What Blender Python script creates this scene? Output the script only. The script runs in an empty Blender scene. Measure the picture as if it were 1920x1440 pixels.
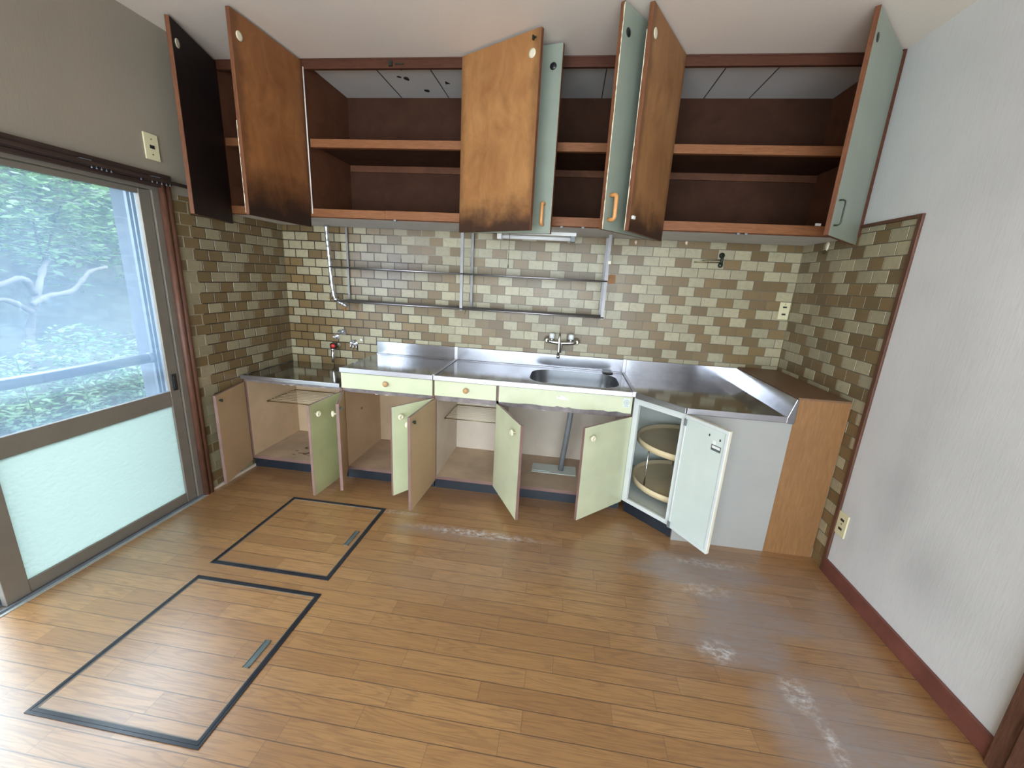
import bpy, bmesh, math, random
from mathutils import Vector, Matrix
random.seed(7)
sc = bpy.context.scene
COL = sc.collection
PI = math.pi

# ------------------------------------------------------------------ camera
F_PX = 764.56
cd = bpy.data.cameras.new('camera')
cam = bpy.data.objects.new('camera', cd)
COL.objects.link(cam)
cd.sensor_fit = 'HORIZONTAL'; cd.sensor_width = 36.0
cd.lens = F_PX / 1920.0 * 36.0
cd.clip_start = 0.02; cd.clip_end = 200
pitch, yaw, roll = -0.2525, -0.1224, 0.0543
fwd = Vector((math.sin(yaw)*math.cos(pitch), math.cos(yaw)*math.cos(pitch), math.sin(pitch)))
right = fwd.cross(Vector((0, 0, 1))).normalized()
up = right.cross(fwd)
r2 = right*math.cos(roll) + up*math.sin(roll)
u2 = -right*math.sin(roll) + up*math.cos(roll)
cam.matrix_world = Matrix(((r2.x, u2.x, -fwd.x, 2.1505), (r2.y, u2.y, -fwd.y, -2.9663),
                           (r2.z, u2.z, -fwd.z, 1.413), (0, 0, 0, 1)))
sc.camera = cam

# ------------------------------------------------------------------ world, sun, exposure
world = bpy.data.worlds.new('world'); sc.world = world; world.use_nodes = True
wn = world.node_tree; wn.nodes.clear()
wo = wn.nodes.new('ShaderNodeOutputWorld'); wb = wn.nodes.new('ShaderNodeBackground')
tc = wn.nodes.new('ShaderNodeTexCoord'); sx = wn.nodes.new('ShaderNodeSeparateXYZ')
rp = wn.nodes.new('ShaderNodeValToRGB')
rp.color_ramp.elements[0].position = 0.0; rp.color_ramp.elements[0].color = (0.93, 0.96, 1.0, 1)
rp.color_ramp.elements[1].position = 0.8; rp.color_ramp.elements[1].color = (0.86, 0.93, 1.0, 1)
wn.links.new(tc.outputs['Generated'], sx.inputs[0]); wn.links.new(sx.outputs['Z'], rp.inputs[0])
wn.links.new(rp.outputs[0], wb.inputs[0]); wn.links.new(wb.outputs[0], wo.inputs[0])
wb.inputs[1].default_value = 4.2

sd = bpy.data.lights.new('sun', 'SUN'); sd.energy = 3.0; sd.angle = math.radians(3); sd.color = (1.0, 0.95, 0.84)
sun = bpy.data.objects.new('sun', sd); COL.objects.link(sun)
sun.rotation_euler = Vector((-0.62, 0.25, -1.0)).to_track_quat('-Z', 'Y').to_euler()
sun.location = (3, -2, 8)

def portal(name, loc, rot, sxx, syy):
    d = bpy.data.lights.new(name, 'AREA'); d.shape = 'RECTANGLE'; d.size = sxx; d.size_y = syy
    d.cycles.is_portal = True
    o = bpy.data.objects.new(name, d); COL.objects.link(o); o.location = loc; o.rotation_euler = rot
portal('portal_left', (-0.17, -1.82, 0.9), (0, -PI/2, 0), 1.9, 1.9)
portal('portal_rear', (1.825, -5.1, 1.15), (PI/2, 0, 0), 3.2, 2.2)

sc.view_settings.view_transform = 'Standard'
sc.view_settings.look = 'None'
sc.view_settings.gamma = 1.0
sc.view_settings.use_curve_mapping = False
sc.view_settings.exposure = 1.72
sc.cycles.use_denoising = True
sc.cycles.max_bounces = 10; sc.cycles.diffuse_bounces = 6; sc.cycles.glossy_bounces = 5
sc.cycles.transparent_max_bounces = 12
sc.cycles.sample_clamp_indirect = 8
sc.cycles.caustics_reflective = False; sc.cycles.caustics_refractive = False

# ------------------------------------------------------------------ mesh helper
class MB:
    def __init__(s):
        s.bm = bmesh.new(); s.mi = 0
        s.cl = s.bm.loops.layers.float_color.new('Col'); s.c = (1, 1, 1, 1)
    def face(s, pts, mi=None, col=None):
        vs = [s.bm.verts.new(p) for p in pts]
        return s.fv(vs, mi, col)
    def fv(s, vs, mi=None, col=None):
        try: f = s.bm.faces.new(vs)
        except ValueError: return None
        f.material_index = s.mi if mi is None else mi
        for l in f.loops: l[s.cl] = col or s.c
        return f
    def box(s, x0, x1, y0, y1, z0, z1, mi=None, faces=None):
        if x0 > x1: x0, x1 = x1, x0
        if y0 > y1: y0, y1 = y1, y0
        if z0 > z1: z0, z1 = z1, z0
        v = [s.bm.verts.new((x, y, z)) for z in (z0, z1) for y in (y0, y1) for x in (x0, x1)]
        for k, idx in enumerate(((0, 2, 3, 1), (4, 5, 7, 6), (0, 1, 5, 4), (2, 6, 7, 3), (0, 4, 6, 2), (1, 3, 7, 5))):
            # order: bottom, top, -y, +y, -x, +x
            s.fv([v[i] for i in idx], faces[k] if faces else mi)
        return s
    def prism(s, poly, z0, z1, mi=None):
        a = sum(poly[i][0]*poly[(i+1) % len(poly)][1]-poly[(i+1) % len(poly)][0]*poly[i][1] for i in range(len(poly)))
        if a < 0: poly = poly[::-1]
        b = [s.bm.verts.new((x, y, z0)) for x, y in poly]; t = [s.bm.verts.new((x, y, z1)) for x, y in poly]
        s.fv(b[::-1], mi); s.fv(t, mi)
        n = len(poly)
        for i in range(n): s.fv([b[i], b[(i+1) % n], t[(i+1) % n], t[i]], mi)
        return s
    def tube(s, pts, r, seg=8, mi=None, rs=None, cap=True):
        pts = [Vector(p) for p in pts]; rings = []
        prev = None
        for i, p in enumerate(pts):
            d = (pts[min(i+1, len(pts)-1)] - pts[max(i-1, 0)]).normalized()
            if prev is None:
                a = Vector((0, 0, 1)) if abs(d.z) < 0.9 else Vector((1, 0, 0))
                n = d.cross(a).normalized()
            else:
                n = (prev - d*prev.dot(d)).normalized()
            prev = n; b = d.cross(n)
            rr = rs[i] if rs else r
            rings.append([s.bm.verts.new(p + (n*math.cos(2*PI*k/seg) + b*math.sin(2*PI*k/seg))*rr) for k in range(seg)])
        for i in range(len(rings)-1):
            for k in range(seg):
                f = s.fv([rings[i][k], rings[i][(k+1) % seg], rings[i+1][(k+1) % seg], rings[i+1][k]], mi)
                if f: f.smooth = True
        if cap:
            s.fv(rings[0][::-1], mi); s.fv(rings[-1], mi)
        return s
    def lathe(s, prof, o=(0, 0, 0), ax=(0, 0, 1), seg=24, mi=None):
        o = Vector(o); ax = Vector(ax).normalized()
        a = Vector((0, 0, 1)) if abs(ax.z) < 0.9 else Vector((1, 0, 0))
        n = ax.cross(a).normalized(); b = ax.cross(n); rings = []
        for r, h in prof:
            rings.append([s.bm.verts.new(o + ax*h + (n*math.cos(2*PI*k/seg)+b*math.sin(2*PI*k/seg))*max(r, 1e-5)) for k in range(seg)])
        for i in range(len(rings)-1):
            for k in range(seg):
                f = s.fv([rings[i][k], rings[i][(k+1) % seg], rings[i+1][(k+1) % seg], rings[i+1][k]], mi)
                if f: f.smooth = True
        s.fv(rings[0][::-1], mi); s.fv(rings[-1], mi)
        return s
    def build(s, name, mats, parent=None, bevel=0, local=False, seg=2, loc=None):
        if parent is not None and not local:
            off = wloc(parent)
            for v in s.bm.verts: v.co -= off
        if loc is not None and parent is None:
            for v in s.bm.verts: v.co -= Vector(loc)
        bmesh.ops.recalc_face_normals(s.bm, faces=s.bm.faces[:])
        me = bpy.data.meshes.new(name); s.bm.to_mesh(me); s.bm.free()
        if not isinstance(mats, (list, tuple)): mats = [mats]
        for m in mats: me.materials.append(m)
        o = bpy.data.objects.new(name, me); COL.objects.link(o)
        if loc is not None and parent is None: o.location = loc
        if parent is not None: o.parent = parent
        if bevel:
            md = o.modifiers.new('bevel', 'BEVEL'); md.width = bevel; md.segments = seg
            md.limit_method = 'ANGLE'; md.angle_limit = math.radians(40)
        return o

def wloc(o):
    v = Vector((0, 0, 0))
    while o is not None:
        v += Vector(o.location); o = o.parent
    return v

def thing(name, label, cat, loc, group=None):
    o = bpy.data.objects.new(name, None); COL.objects.link(o); o.location = loc
    o.empty_display_size = 0.05
    return tag(o, label, cat, group)
def tag(o, label, cat, group=None, kind=None):
    o['label'] = label; o['category'] = cat
    if group: o['group'] = group
    if kind: o['kind'] = kind
    return o
def struct(o):
    o['kind'] = 'structure'; return o
def setz(o, label): o['label'] = label; return o

# ------------------------------------------------------------------ materials
def new_mat(name):
    m = bpy.data.materials.new(name); m.use_nodes = True
    nt = m.node_tree; b = nt.nodes['Principled BSDF']
    return m, nt, b
def N(nt, t, **k):
    n = nt.nodes.new(t)
    for a, v in k.items(): setattr(n, a, v)
    return n
def math_(nt, op, a, b=None, c=None):
    n = nt.nodes.new('ShaderNodeMath'); n.operation = op
    for i, v in enumerate((a, b, c)):
        if v is None: continue
        if isinstance(v, (int, float)): n.inputs[i].default_value = v
        else: nt.links.new(v, n.inputs[i])
    return n.outputs[0]
def mix(nt, f, a, b, mode='MIX'):
    n = nt.nodes.new('ShaderNodeMix'); n.data_type = 'RGBA'; n.blend_type = mode
    for sck, v in ((n.inputs[0], f), (n.inputs[6], a), (n.inputs[7], b)):
        if isinstance(v, (int, float)): sck.default_value = v
        elif isinstance(v, tuple): sck.default_value = (*v[:3], 1)
        else: nt.links.new(v, sck)
    return n.outputs[2]
def noise(nt, vec, scale, detail=4, rough=0.55, dist=0.0):
    n = nt.nodes.new('ShaderNodeTexNoise'); n.inputs['Scale'].default_value = scale
    n.inputs['Detail'].default_value = detail; n.inputs['Roughness'].default_value = rough
    n.inputs['Distortion'].default_value = dist
    if vec is not None: nt.links.new(vec, n.inputs['Vector'])
    return n.outputs[0]
def ramp(nt, f, stops):
    n = nt.nodes.new('ShaderNodeValToRGB'); cr = n.color_ramp
    while len(cr.elements) < len(stops): cr.elements.new(0.5)
    for e, (p, c) in zip(cr.elements, stops):
        e.position = p; e.color = (*c, 1) if len(c) == 3 else c
    nt.links.new(f, n.inputs[0]); return n.outputs[0]
def gray(v): return (v, v, v)
def smooth(nt, x, a, b):
    n = nt.nodes.new('ShaderNodeMapRange'); n.interpolation_type = 'SMOOTHSTEP'
    nt.links.new(x, n.inputs[0]); n.inputs[1].default_value = a; n.inputs[2].default_value = b
    return n.outputs[0]
def bump(nt, b, h, strength=0.3, dist=0.002):
    n = nt.nodes.new('ShaderNodeBump'); n.inputs['Strength'].default_value = strength
    n.inputs['Distance'].default_value = dist
    nt.links.new(h, n.inputs['Height']); nt.links.new(n.outputs[0], b.inputs['Normal'])
def vscale(nt, vec, s, loc=(0, 0, 0)):
    n = nt.nodes.new('ShaderNodeMapping'); n.inputs['Scale'].default_value = s; n.inputs['Location'].default_value = loc
    nt.links.new(vec, n.inputs['Vector']); return n.outputs[0]
def pos(nt): return nt.nodes.new('ShaderNodeNewGeometry').outputs['Position']
def objc(nt): return nt.nodes.new('ShaderNodeTexCoord').outputs['Object']

def plain(name, c, rough=0.5, metal=0.0, var=0.12, scale=6.0, sp=0.5, bumps=0.0, bscale=80, stretch=(1, 1, 1)):
    m, nt, b = new_mat(name)
    v = vscale(nt, objc(nt), stretch)
    nz = noise(nt, v, scale, 5, 0.6)
    c2 = tuple(x*(1-var*2) for x in c); c3 = tuple(min(1, x*(1+var)) for x in c)
    nt.links.new(ramp(nt, nz, [(0.25, c2), (0.7, c3)]), b.inputs['Base Color'])
    b.inputs['Roughness'].default_value = rough; b.inputs['Metallic'].default_value = metal
    b.inputs['Specular IOR Level'].default_value = sp
    if bumps: bump(nt, b, noise(nt, v, bscale, 3), bumps, 0.001)
    return m

def wood(name, base, dark, rough=0.5, stretch=(1, 1, 8), scale=3.0, sp=0.4, blot=0.35, soot=None):
    """grain runs along the least-stretched axes' long direction"""
    m, nt, b = new_mat(name)
    co = objc(nt)
    g = noise(nt, vscale(nt, co, stretch), scale*4, 6, 0.65, 0.6)
    bl = noise(nt, co, 3.2, 5, 0.6)
    c = ramp(nt, g, [(0.28, dark), (0.72, base)])
    c = mix(nt, smooth(nt, bl, 0.40, 0.75), c, mix(nt, blot, c, dark))
    if soot:
        z0, z1, w, scol = soot       # soot and mould on the lower edge and the borders of a door's inner face
        sp_ = N(nt, 'ShaderNodeSeparateXYZ'); nt.links.new(co, sp_.inputs[0])
        nz = noise(nt, co, 7, 5, 0.65)
        zz = math_(nt, 'ADD', sp_.outputs['Z'], math_(nt, 'MULTIPLY', math_(nt, 'SUBTRACT', nz, 0.5), 0.22))
        f = math_(nt, 'SUBTRACT', 1.0, smooth(nt, zz, z0, z1))
        ex = math_(nt, 'MINIMUM', sp_.outputs['X'], math_(nt, 'SUBTRACT', w, sp_.outputs['X']))
        ex = math_(nt, 'ADD', ex, math_(nt, 'MULTIPLY', math_(nt, 'SUBTRACT', nz, 0.5), 0.10))
        e = math_(nt, 'MULTIPLY', math_(nt, 'SUBTRACT', 1.0, smooth(nt, ex, 0.0, 0.05)), 0.45)
        f = math_(nt, 'MAXIMUM', f, e)
        c = mix(nt, f, c, scol)
        sc_ = noise(nt, vscale(nt, co, (1, 1, 1), (3, 1, 5)), 28, 2, 0.4)
        c = mix(nt, math_(nt, 'MULTIPLY', smooth(nt, sc_, 0.70, 0.76), 0.7), c, dark)
    nt.links.new(c, b.inputs['Base Color'])
    b.inputs['Roughness'].default_value = rough; b.inputs['Specular IOR Level'].default_value = sp
    bump(nt, b, g, 0.12, 0.001)
    return m

def floor_mat():
    m, nt, b = new_mat('oak_floor')
    p = pos(nt); s = N(nt, 'ShaderNodeSeparateXYZ'); nt.links.new(p, s.inputs[0])
    X, Y = s.outputs['X'], s.outputs['Y']
    ry = math_(nt, 'DIVIDE', math_(nt, 'ADD', Y, 10.0), 0.0757)
    row = math_(nt, 'FLOOR', ry); fy = math_(nt, 'FRACT', ry)
    w1 = N(nt, 'ShaderNodeTexWhiteNoise', noise_dimensions='1D'); nt.links.new(row, w1.inputs['W'])
    L = 0.46
    xo = math_(nt, 'DIVIDE', math_(nt, 'ADD', X, math_(nt, 'MULTIPLY', w1.outputs['Value'], 5.0)), L)
    cell = math_(nt, 'FLOOR', xo); fx = math_(nt, 'FRACT', xo)
    cv = N(nt, 'ShaderNodeCombineXYZ'); nt.links.new(row, cv.inputs[0]); nt.links.new(cell, cv.inputs[1])
    w2 = N(nt, 'ShaderNodeTexWhiteNoise', noise_dimensions='3D'); nt.links.new(cv.outputs[0], w2.inputs['Vector'])
    rnd = w2.outputs['Value']
    # grain coordinates: stretched along X, shifted per board
    gv = N(nt, 'ShaderNodeCombineXYZ')
    nt.links.new(math_(nt, 'MULTIPLY', X, 2.2), gv.inputs[0])
    nt.links.new(math_(nt, 'MULTIPLY', Y, 30.0), gv.inputs[1])
    nt.links.new(math_(nt, 'MULTIPLY', rnd, 40.0), gv.inputs[2])
    big = noise(nt, gv.outputs[0], 0.55, 2, 0.5, 0.3)
    rings = math_(nt, 'SINE', math_(nt, 'MULTIPLY', big, 85.0))
    fine_v = N(nt, 'ShaderNodeCombineXYZ')
    nt.links.new(math_(nt, 'MULTIPLY', X, 9.0), fine_v.inputs[0]); nt.links.new(math_(nt, 'MULTIPLY', Y, 260.0), fine_v.inputs[1])
    nt.links.new(rnd, fine_v.inputs[2])
    fine = noise(nt, fine_v.outputs[0], 1.0, 3, 0.6)
    tint = ramp(nt, rnd, [(0.0, (0.30, 0.148, 0.052)), (0.45, (0.345, 0.176, 0.062)), (0.8, (0.37, 0.193, 0.070)), (1.0, (0.41, 0.22, 0.084))])
    c = mix(nt, math_(nt, 'MULTIPLY', smooth(nt, rings, 0.1, 0.95), 0.36), tint, (0.16, 0.072, 0.030))
    c = mix(nt, math_(nt, 'MULTIPLY', smooth(nt, fine, 0.46, 0.70), 0.48), c, (0.14, 0.065, 0.030))
    # large tonal drift: broad darker areas placed by noise
    dr = noise(nt, vscale(nt, p, (1, 1, 1)), 0.9, 3, 0.5)
    c = mix(nt, math_(nt, 'MULTIPLY', smooth(nt, dr, 0.42, 0.68), 0.22), c, (0.17, 0.085, 0.048))
    # joints
    ly = math_(nt, 'LESS_THAN', fy, 0.040)
    lx = math_(nt, 'MULTIPLY', math_(nt, 'LESS_THAN', fx, 0.005), 0.5)
    ln = math_(nt, 'MAXIMUM', math_(nt, 'MULTIPLY', ly, 0.9), lx)
    c = mix(nt, ln, c, (0.085, 0.042, 0.022))
    # dust and scuffs: trodden trail on the right, powder in front of the sink
    nz = noise(nt, vscale(nt, p, (1, 1, 1)), 3.0, 6, 0.65, 0.4)
    tot = None
    for (cx, cy, rx, ry_, k) in ((2.95, -1.06, .36, .14, .95), (3.08, -1.28, .30, .20, .95), (2.98, -1.48, .24, .14, .95),
                                 (3.14, -1.74, .20, .22, .9), (3.24, -2.02, .20, .32, .9), (1.64, -1.00, .40, .06, .4),
                                 (2.0, -1.12, .5, .16, .22), (3.35, -1.15, .22, .30, .35), (1.75, -1.30, .30, .20, .18)):
        dx = math_(nt, 'DIVIDE', math_(nt, 'SUBTRACT', X, cx), rx); dy = math_(nt, 'DIVIDE', math_(nt, 'SUBTRACT', Y, cy), ry_)
        d = math_(nt, 'SQRT', math_(nt, 'ADD', math_(nt, 'MULTIPLY', dx, dx), math_(nt, 'MULTIPLY', dy, dy)))
        d = math_(nt, 'ADD', d, math_(nt, 'MULTIPLY', math_(nt, 'SUBTRACT', nz, 0.5), 1.6))
        f = math_(nt, 'MULTIPLY', math_(nt, 'SUBTRACT', 1.0, smooth(nt, d, 0.45, 1.3)), k)
        tot = f if tot is None else math_(nt, 'MAXIMUM', tot, f)
    st = noise(nt, vscale(nt, p, (1.2, 5, 1)), 9.0, 5, 0.7)
    tot2 = math_(nt, 'MULTIPLY', tot, math_(nt, 'ADD', 0.62, math_(nt, 'MULTIPLY', smooth(nt, st, 0.4, 0.75), 0.5)))
    c = mix(nt, tot2, c, (0.245, 0.205, 0.20))
    pw = None
    for (cx, cy, rx, ry_, k) in ((2.87, -1.53, .07, .05, 1.0), (3.10, -1.67, .05, .07, 1.0), (3.13, -1.85, .025, .16, .8), (3.0, -0.97, .22, .035, .6),
                                 (2.93, -1.18, .12, .05, .5), (1.75, -0.97, .36, .035, .9), (1.20, -0.86, .20, .02, .5)):
        dx = math_(nt, 'DIVIDE', math_(nt, 'SUBTRACT', X, cx), rx); dy = math_(nt, 'DIVIDE', math_(nt, 'SUBTRACT', Y, cy), ry_)
        d = math_(nt, 'SQRT', math_(nt, 'ADD', math_(nt, 'MULTIPLY', dx, dx), math_(nt, 'MULTIPLY', dy, dy)))
        f = math_(nt, 'MULTIPLY', math_(nt, 'SUBTRACT', 1.0, smooth(nt, d, 0.1, 1.5)), k)
        pw = f if pw is None else math_(nt, 'MAXIMUM', pw, f)
    spk = noise(nt, vscale(nt, p, (1.0, 1.6, 1)), 26.0, 6, 0.75)
    c = mix(nt, math_(nt, 'MULTIPLY', pw, smooth(nt, spk, 0.42, 0.66)), c, (0.62, 0.60, 0.60))
    nt.links.new(c, b.inputs['Base Color'])
    r = math_(nt, 'ADD', math_(nt, 'ADD', 0.27, math_(nt, 'MULTIPLY', fine, 0.10)), math_(nt, 'MULTIPLY', tot, 0.35))
    nt.links.new(r, b.inputs['Roughness'])
    b.inputs['Specular IOR Level'].default_value = 1.0
    b.inputs['Coat Weight'].default_value = 0.7; b.inputs['Coat Roughness'].default_value = 0.38; b.inputs['Coat IOR'].default_value = 1.6
    h = math_(nt, 'ADD', math_(nt, 'MULTIPLY', fine, 0.25), math_(nt, 'MULTIPLY', rings, 0.06))
    h = math_(nt, 'SUBTRACT', h, math_(nt, 'MULTIPLY', ly, 1.2))
    bump(nt, b, h, 0.35, 0.0012)
    return m

def paper_mat(name, c, c2, grey_patches=None, vert=True):
    m, nt, b = new_mat(name)
    p = pos(nt)
    f = noise(nt, vscale(nt, p, (40, 40, 4) if vert else (40, 40, 40)), 4.0, 4, 0.6)
    big = noise(nt, p, 0.9, 4, 0.55)
    col = mix(nt, smooth(nt, big, 0.35, 0.7), c, c2)
    col = mix(nt, math_(nt, 'MULTIPLY', smooth(nt, f, 0.45, 0.7), 0.18), col, tuple(x*0.72 for x in c))
    if grey_patches:  # soft grey patches mixed into the wall at the given spots
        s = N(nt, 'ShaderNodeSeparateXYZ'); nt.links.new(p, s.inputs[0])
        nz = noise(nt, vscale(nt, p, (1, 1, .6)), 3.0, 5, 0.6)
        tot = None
        for (cy, cz, ry_, rz, k) in grey_patches:
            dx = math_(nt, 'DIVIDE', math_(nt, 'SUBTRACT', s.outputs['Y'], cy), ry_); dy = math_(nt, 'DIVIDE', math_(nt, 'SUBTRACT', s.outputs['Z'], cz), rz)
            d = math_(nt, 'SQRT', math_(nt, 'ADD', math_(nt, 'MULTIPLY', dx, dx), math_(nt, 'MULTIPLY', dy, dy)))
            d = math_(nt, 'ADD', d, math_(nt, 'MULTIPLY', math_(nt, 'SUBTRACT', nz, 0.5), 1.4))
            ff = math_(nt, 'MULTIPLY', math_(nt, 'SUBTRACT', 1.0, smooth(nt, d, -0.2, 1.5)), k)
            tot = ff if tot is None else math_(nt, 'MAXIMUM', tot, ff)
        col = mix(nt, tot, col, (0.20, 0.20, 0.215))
    nt.links.new(col, b.inputs['Base Color']); b.inputs['Roughness'].default_value = 0.75
    b.inputs['Specular IOR Level'].default_value = 0.25
    bump(nt, b, f, 0.25, 0.0015)
    return m

def tile_mat():
    m, nt, b = new_mat('glazed_tile')
    a = N(nt, 'ShaderNodeVertexColor', layer_name='Col')
    p = pos(nt)
    n1 = noise(nt, p, 38, 5, 0.65); n2 = noise(nt, p, 5, 4, 0.6)
    c = mix(nt, math_(nt, 'MULTIPLY', smooth(nt, n1, 0.45, 0.72), 0.22), a.outputs['Color'], (0.13, 0.10, 0.07))
    c = mix(nt, math_(nt, 'MULTIPLY', smooth(nt, n2, 0.5, 0.8), 0.18), c, (0.12, 0.10, 0.08))
    nt.links.new(c, b.inputs['Base Color'])
    nt.links.new(math_(nt, 'ADD', 0.22, math_(nt, 'MULTIPLY', n2, 0.25)), b.inputs['Roughness'])
    b.inputs['Specular IOR Level'].default_value = 0.45
    bump(nt, b, n1, 0.18, 0.0012)
    return m

def steel(name, c=(0.62, 0.62, 0.65), rough=0.10, dirt=0.4, stretch=(2, 30, 2)):
    m, nt, b = new_mat(name)
    p = pos(nt)
    g = noise(nt, vscale(nt, p, stretch), 12, 4, 0.6); d = noise(nt, p, 4.5, 6, 0.7)
    col = mix(nt, math_(nt, 'MULTIPLY', smooth(nt, d, 0.45, 0.75), dirt), c, tuple(x*0.35 for x in c))
    nt.links.new(col, b.inputs['Base Color']); b.inputs['Metallic'].default_value = 1.0
    nt.links.new(math_(nt, 'ADD', rough, math_(nt, 'MULTIPLY', d, 0.12)), b.inputs['Roughness'])
    bump(nt, b, g, 0.015, 0.0004)
    return m

def thin_glass(name, haze, hcol=(0.75, 0.88, 1.0), tint=(0.93, 0.98, 1.0), gl=0.06):
    m = bpy.data.materials.new(name); m.use_nodes = True; nt = m.node_tree; nt.nodes.clear()
    out = N(nt, 'ShaderNodeOutputMaterial'); t = N(nt, 'ShaderNodeBsdfTransparent'); t.inputs[0].default_value = (*tint, 1)
    tr = N(nt, 'ShaderNodeBsdfTranslucent'); tr.inputs[0].default_value = (*hcol, 1)
    g = N(nt, 'ShaderNodeBsdfGlossy'); g.inputs['Roughness'].default_value = 0.03
    m1 = N(nt, 'ShaderNodeMixShader'); m2 = N(nt, 'ShaderNodeMixShader')
    p = pos(nt); d = noise(nt, vscale(nt, p, (1, 1, .7)), 2.2, 6, 0.6)
    nt.links.new(math_(nt, 'MULTIPLY', math_(nt, 'ADD', 0.6, math_(nt, 'MULTIPLY', d, 0.8)), haze), m1.inputs[0])
    nt.links.new(t.outputs[0], m1.inputs[1]); nt.links.new(tr.outputs[0], m1.inputs[2])
    m2.inputs[0].default_value = gl
    nt.links.new(m1.outputs[0], m2.inputs[1]); nt.links.new(g.outputs[0], m2.inputs[2])
    nt.links.new(m2.outputs[0], out.inputs[0])
    return m

def frosted():
    m = bpy.data.materials.new('frosted_glass'); m.use_nodes = True; nt = m.node_tree; nt.nodes.clear()
    out = N(nt, 'ShaderNodeOutputMaterial')
    tr = N(nt, 'ShaderNodeBsdfTranslucent'); tr.inputs[0].default_value = (0.50, 0.58, 0.565, 1)
    g = N(nt, 'ShaderNodeBsdfGlossy'); g.inputs['Roughness'].default_value = 0.18
    t = N(nt, 'ShaderNodeBsdfTransparent')
    p = pos(nt); v = N(nt, 'ShaderNodeTexVoronoi'); v.inputs['Scale'].default_value = 45
    nt.links.new(vscale(nt, p, (1, 1, 1.6)), v.inputs['Vector'])
    bn = N(nt, 'ShaderNodeBump'); bn.inputs['Strength'].default_value = 0.5; bn.inputs['Distance'].default_value = 0.004
    nt.links.new(v.outputs['Distance'], bn.inputs['Height'])
    nt.links.new(bn.outputs[0], tr.inputs['Normal']); nt.links.new(bn.outputs[0], g.inputs['Normal'])
    m1 = N(nt, 'ShaderNodeMixShader'); m1.inputs[0].default_value = 0.07
    nt.links.new(tr.outputs[0], m1.inputs[1]); nt.links.new(g.outputs[0], m1.inputs[2])
    nt.links.new(m1.outputs[0], out.inputs[0])
    return m

def leaf_mat(name, c1, c2):
    m = bpy.data.materials.new(name); m.use_nodes = True; nt = m.node_tree; b = nt.nodes['Principled BSDF']
    nz = noise(nt, pos(nt), 2.2, 4, 0.7)
    c = ramp(nt, nz, [(0.3, c1), (0.7, c2)])
    nt.links.new(c, b.inputs['Base Color']); b.inputs['Roughness'].default_value = 0.5
    tr = N(nt, 'ShaderNodeBsdfTranslucent'); nt.links.new(c, tr.inputs[0])
    ms = N(nt, 'ShaderNodeMixShader'); ms.inputs[0].default_value = 0.35
    nt.links.new(b.outputs[0], ms.inputs[1]); nt.links.new(tr.outputs[0], ms.inputs[2])
    nt.links.new(ms.outputs[0], nt.nodes['Material Output'].inputs[0])
    return m

M = {}
M['floor'] = floor_mat()
M['tile'] = tile_mat()
M['paper_left'] = paper_mat('beige_wallpaper', (0.31, 0.262, 0.205), (0.265, 0.226, 0.178))
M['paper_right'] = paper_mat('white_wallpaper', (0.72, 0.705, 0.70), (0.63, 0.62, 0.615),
    grey_patches=((-1.18, 0.62, .13, .40, .26), (-1.40, 0.38, .16, .16, .24), (-1.22, 1.1, .14, .45, .14), (-0.99, 0.32, .07, .14, .16), (-1.05, 1.45, .20, .12, .08)))
M['ceiling'] = paper_mat('ceiling_board', (0.80, 0.72, 0.64), (0.74, 0.665, 0.595), vert=False)
M['concrete'] = plain('grey_render', (0.10, 0.115, 0.14), 0.9, var=0.08)
M['jamb'] = wood('red_brown_wood', (0.17, 0.076, 0.046), (0.070, 0.027, 0.017), 0.5, (8, 8, 0.7), 4, blot=0.5)
M['lintel'] = wood('dark_lintel_wood', (0.060, 0.032, 0.024), (0.018, 0.010, 0.008), 0.6, (8, 0.7, 8), 4, blot=0.5)
M['baseboard'] = plain('red_brown_baseboard', (0.19, 0.062, 0.046), 0.5, var=0.2)
M['rail_wood'] = wood('red_rail_wood', (0.29, 0.120, 0.048), (0.17, 0.064, 0.028), 0.5, (0.7, 8, 8), 5, sp=0.2, blot=0.4)
M['top_rail'] = wood('dark_red_rail_wood', (0.11, 0.040, 0.022), (0.06, 0.021, 0.012), 0.5, (0.7, 8, 8), 5, sp=0.2, blot=0.4)
M['edge_wood'] = wood('red_edge_wood', (0.23, 0.092, 0.042), (0.10, 0.036, 0.019), 0.5, (8, 8, 0.7), 5, sp=0.2, blot=0.5)
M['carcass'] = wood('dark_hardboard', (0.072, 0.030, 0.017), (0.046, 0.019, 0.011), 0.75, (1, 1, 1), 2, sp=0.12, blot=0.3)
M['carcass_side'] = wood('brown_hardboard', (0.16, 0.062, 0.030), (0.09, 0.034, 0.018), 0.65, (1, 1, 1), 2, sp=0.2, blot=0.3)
soot = (0.02, 0.20, 0.5, (0.045, 0.018, 0.008))
M['inner_orange'] = wood('orange_plywood', (0.46, 0.225, 0.080), (0.27, 0.110, 0.036), 0.55, (2, 2, 1), 1.2, soot=soot)
M['inner_brown'] = wood('brown_plywood', (0.36, 0.150, 0.050), (0.20, 0.075, 0.026), 0.5, (2, 2, 1), 1.2, soot=(0.04, 0.30, 0.46, (0.022, 0.009, 0.006)))
M['inner_mid'] = wood('tan_plywood', (0.36, 0.175, 0.068), (0.21, 0.092, 0.036), 0.55, (2, 2, 1), 1.2, soot=(0.02, 0.18, 0.47, (0.04, 0.016, 0.009)))
M['inner_black'] = wood('near_black_plywood', (0.030, 0.012, 0.009), (0.008, 0.004, 0.004), 0.6, (2, 2, 1), 1.2)  # near-black inner face, much darker than the other doors
M['teal'] = plain('pale_teal_laminate', (0.265, 0.295, 0.238), 0.4, var=0.05)
M['ceil_board'] = paper_mat('grey_cabinet_lining', (0.66, 0.63, 0.60), (0.56, 0.54, 0.51), vert=False)
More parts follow.
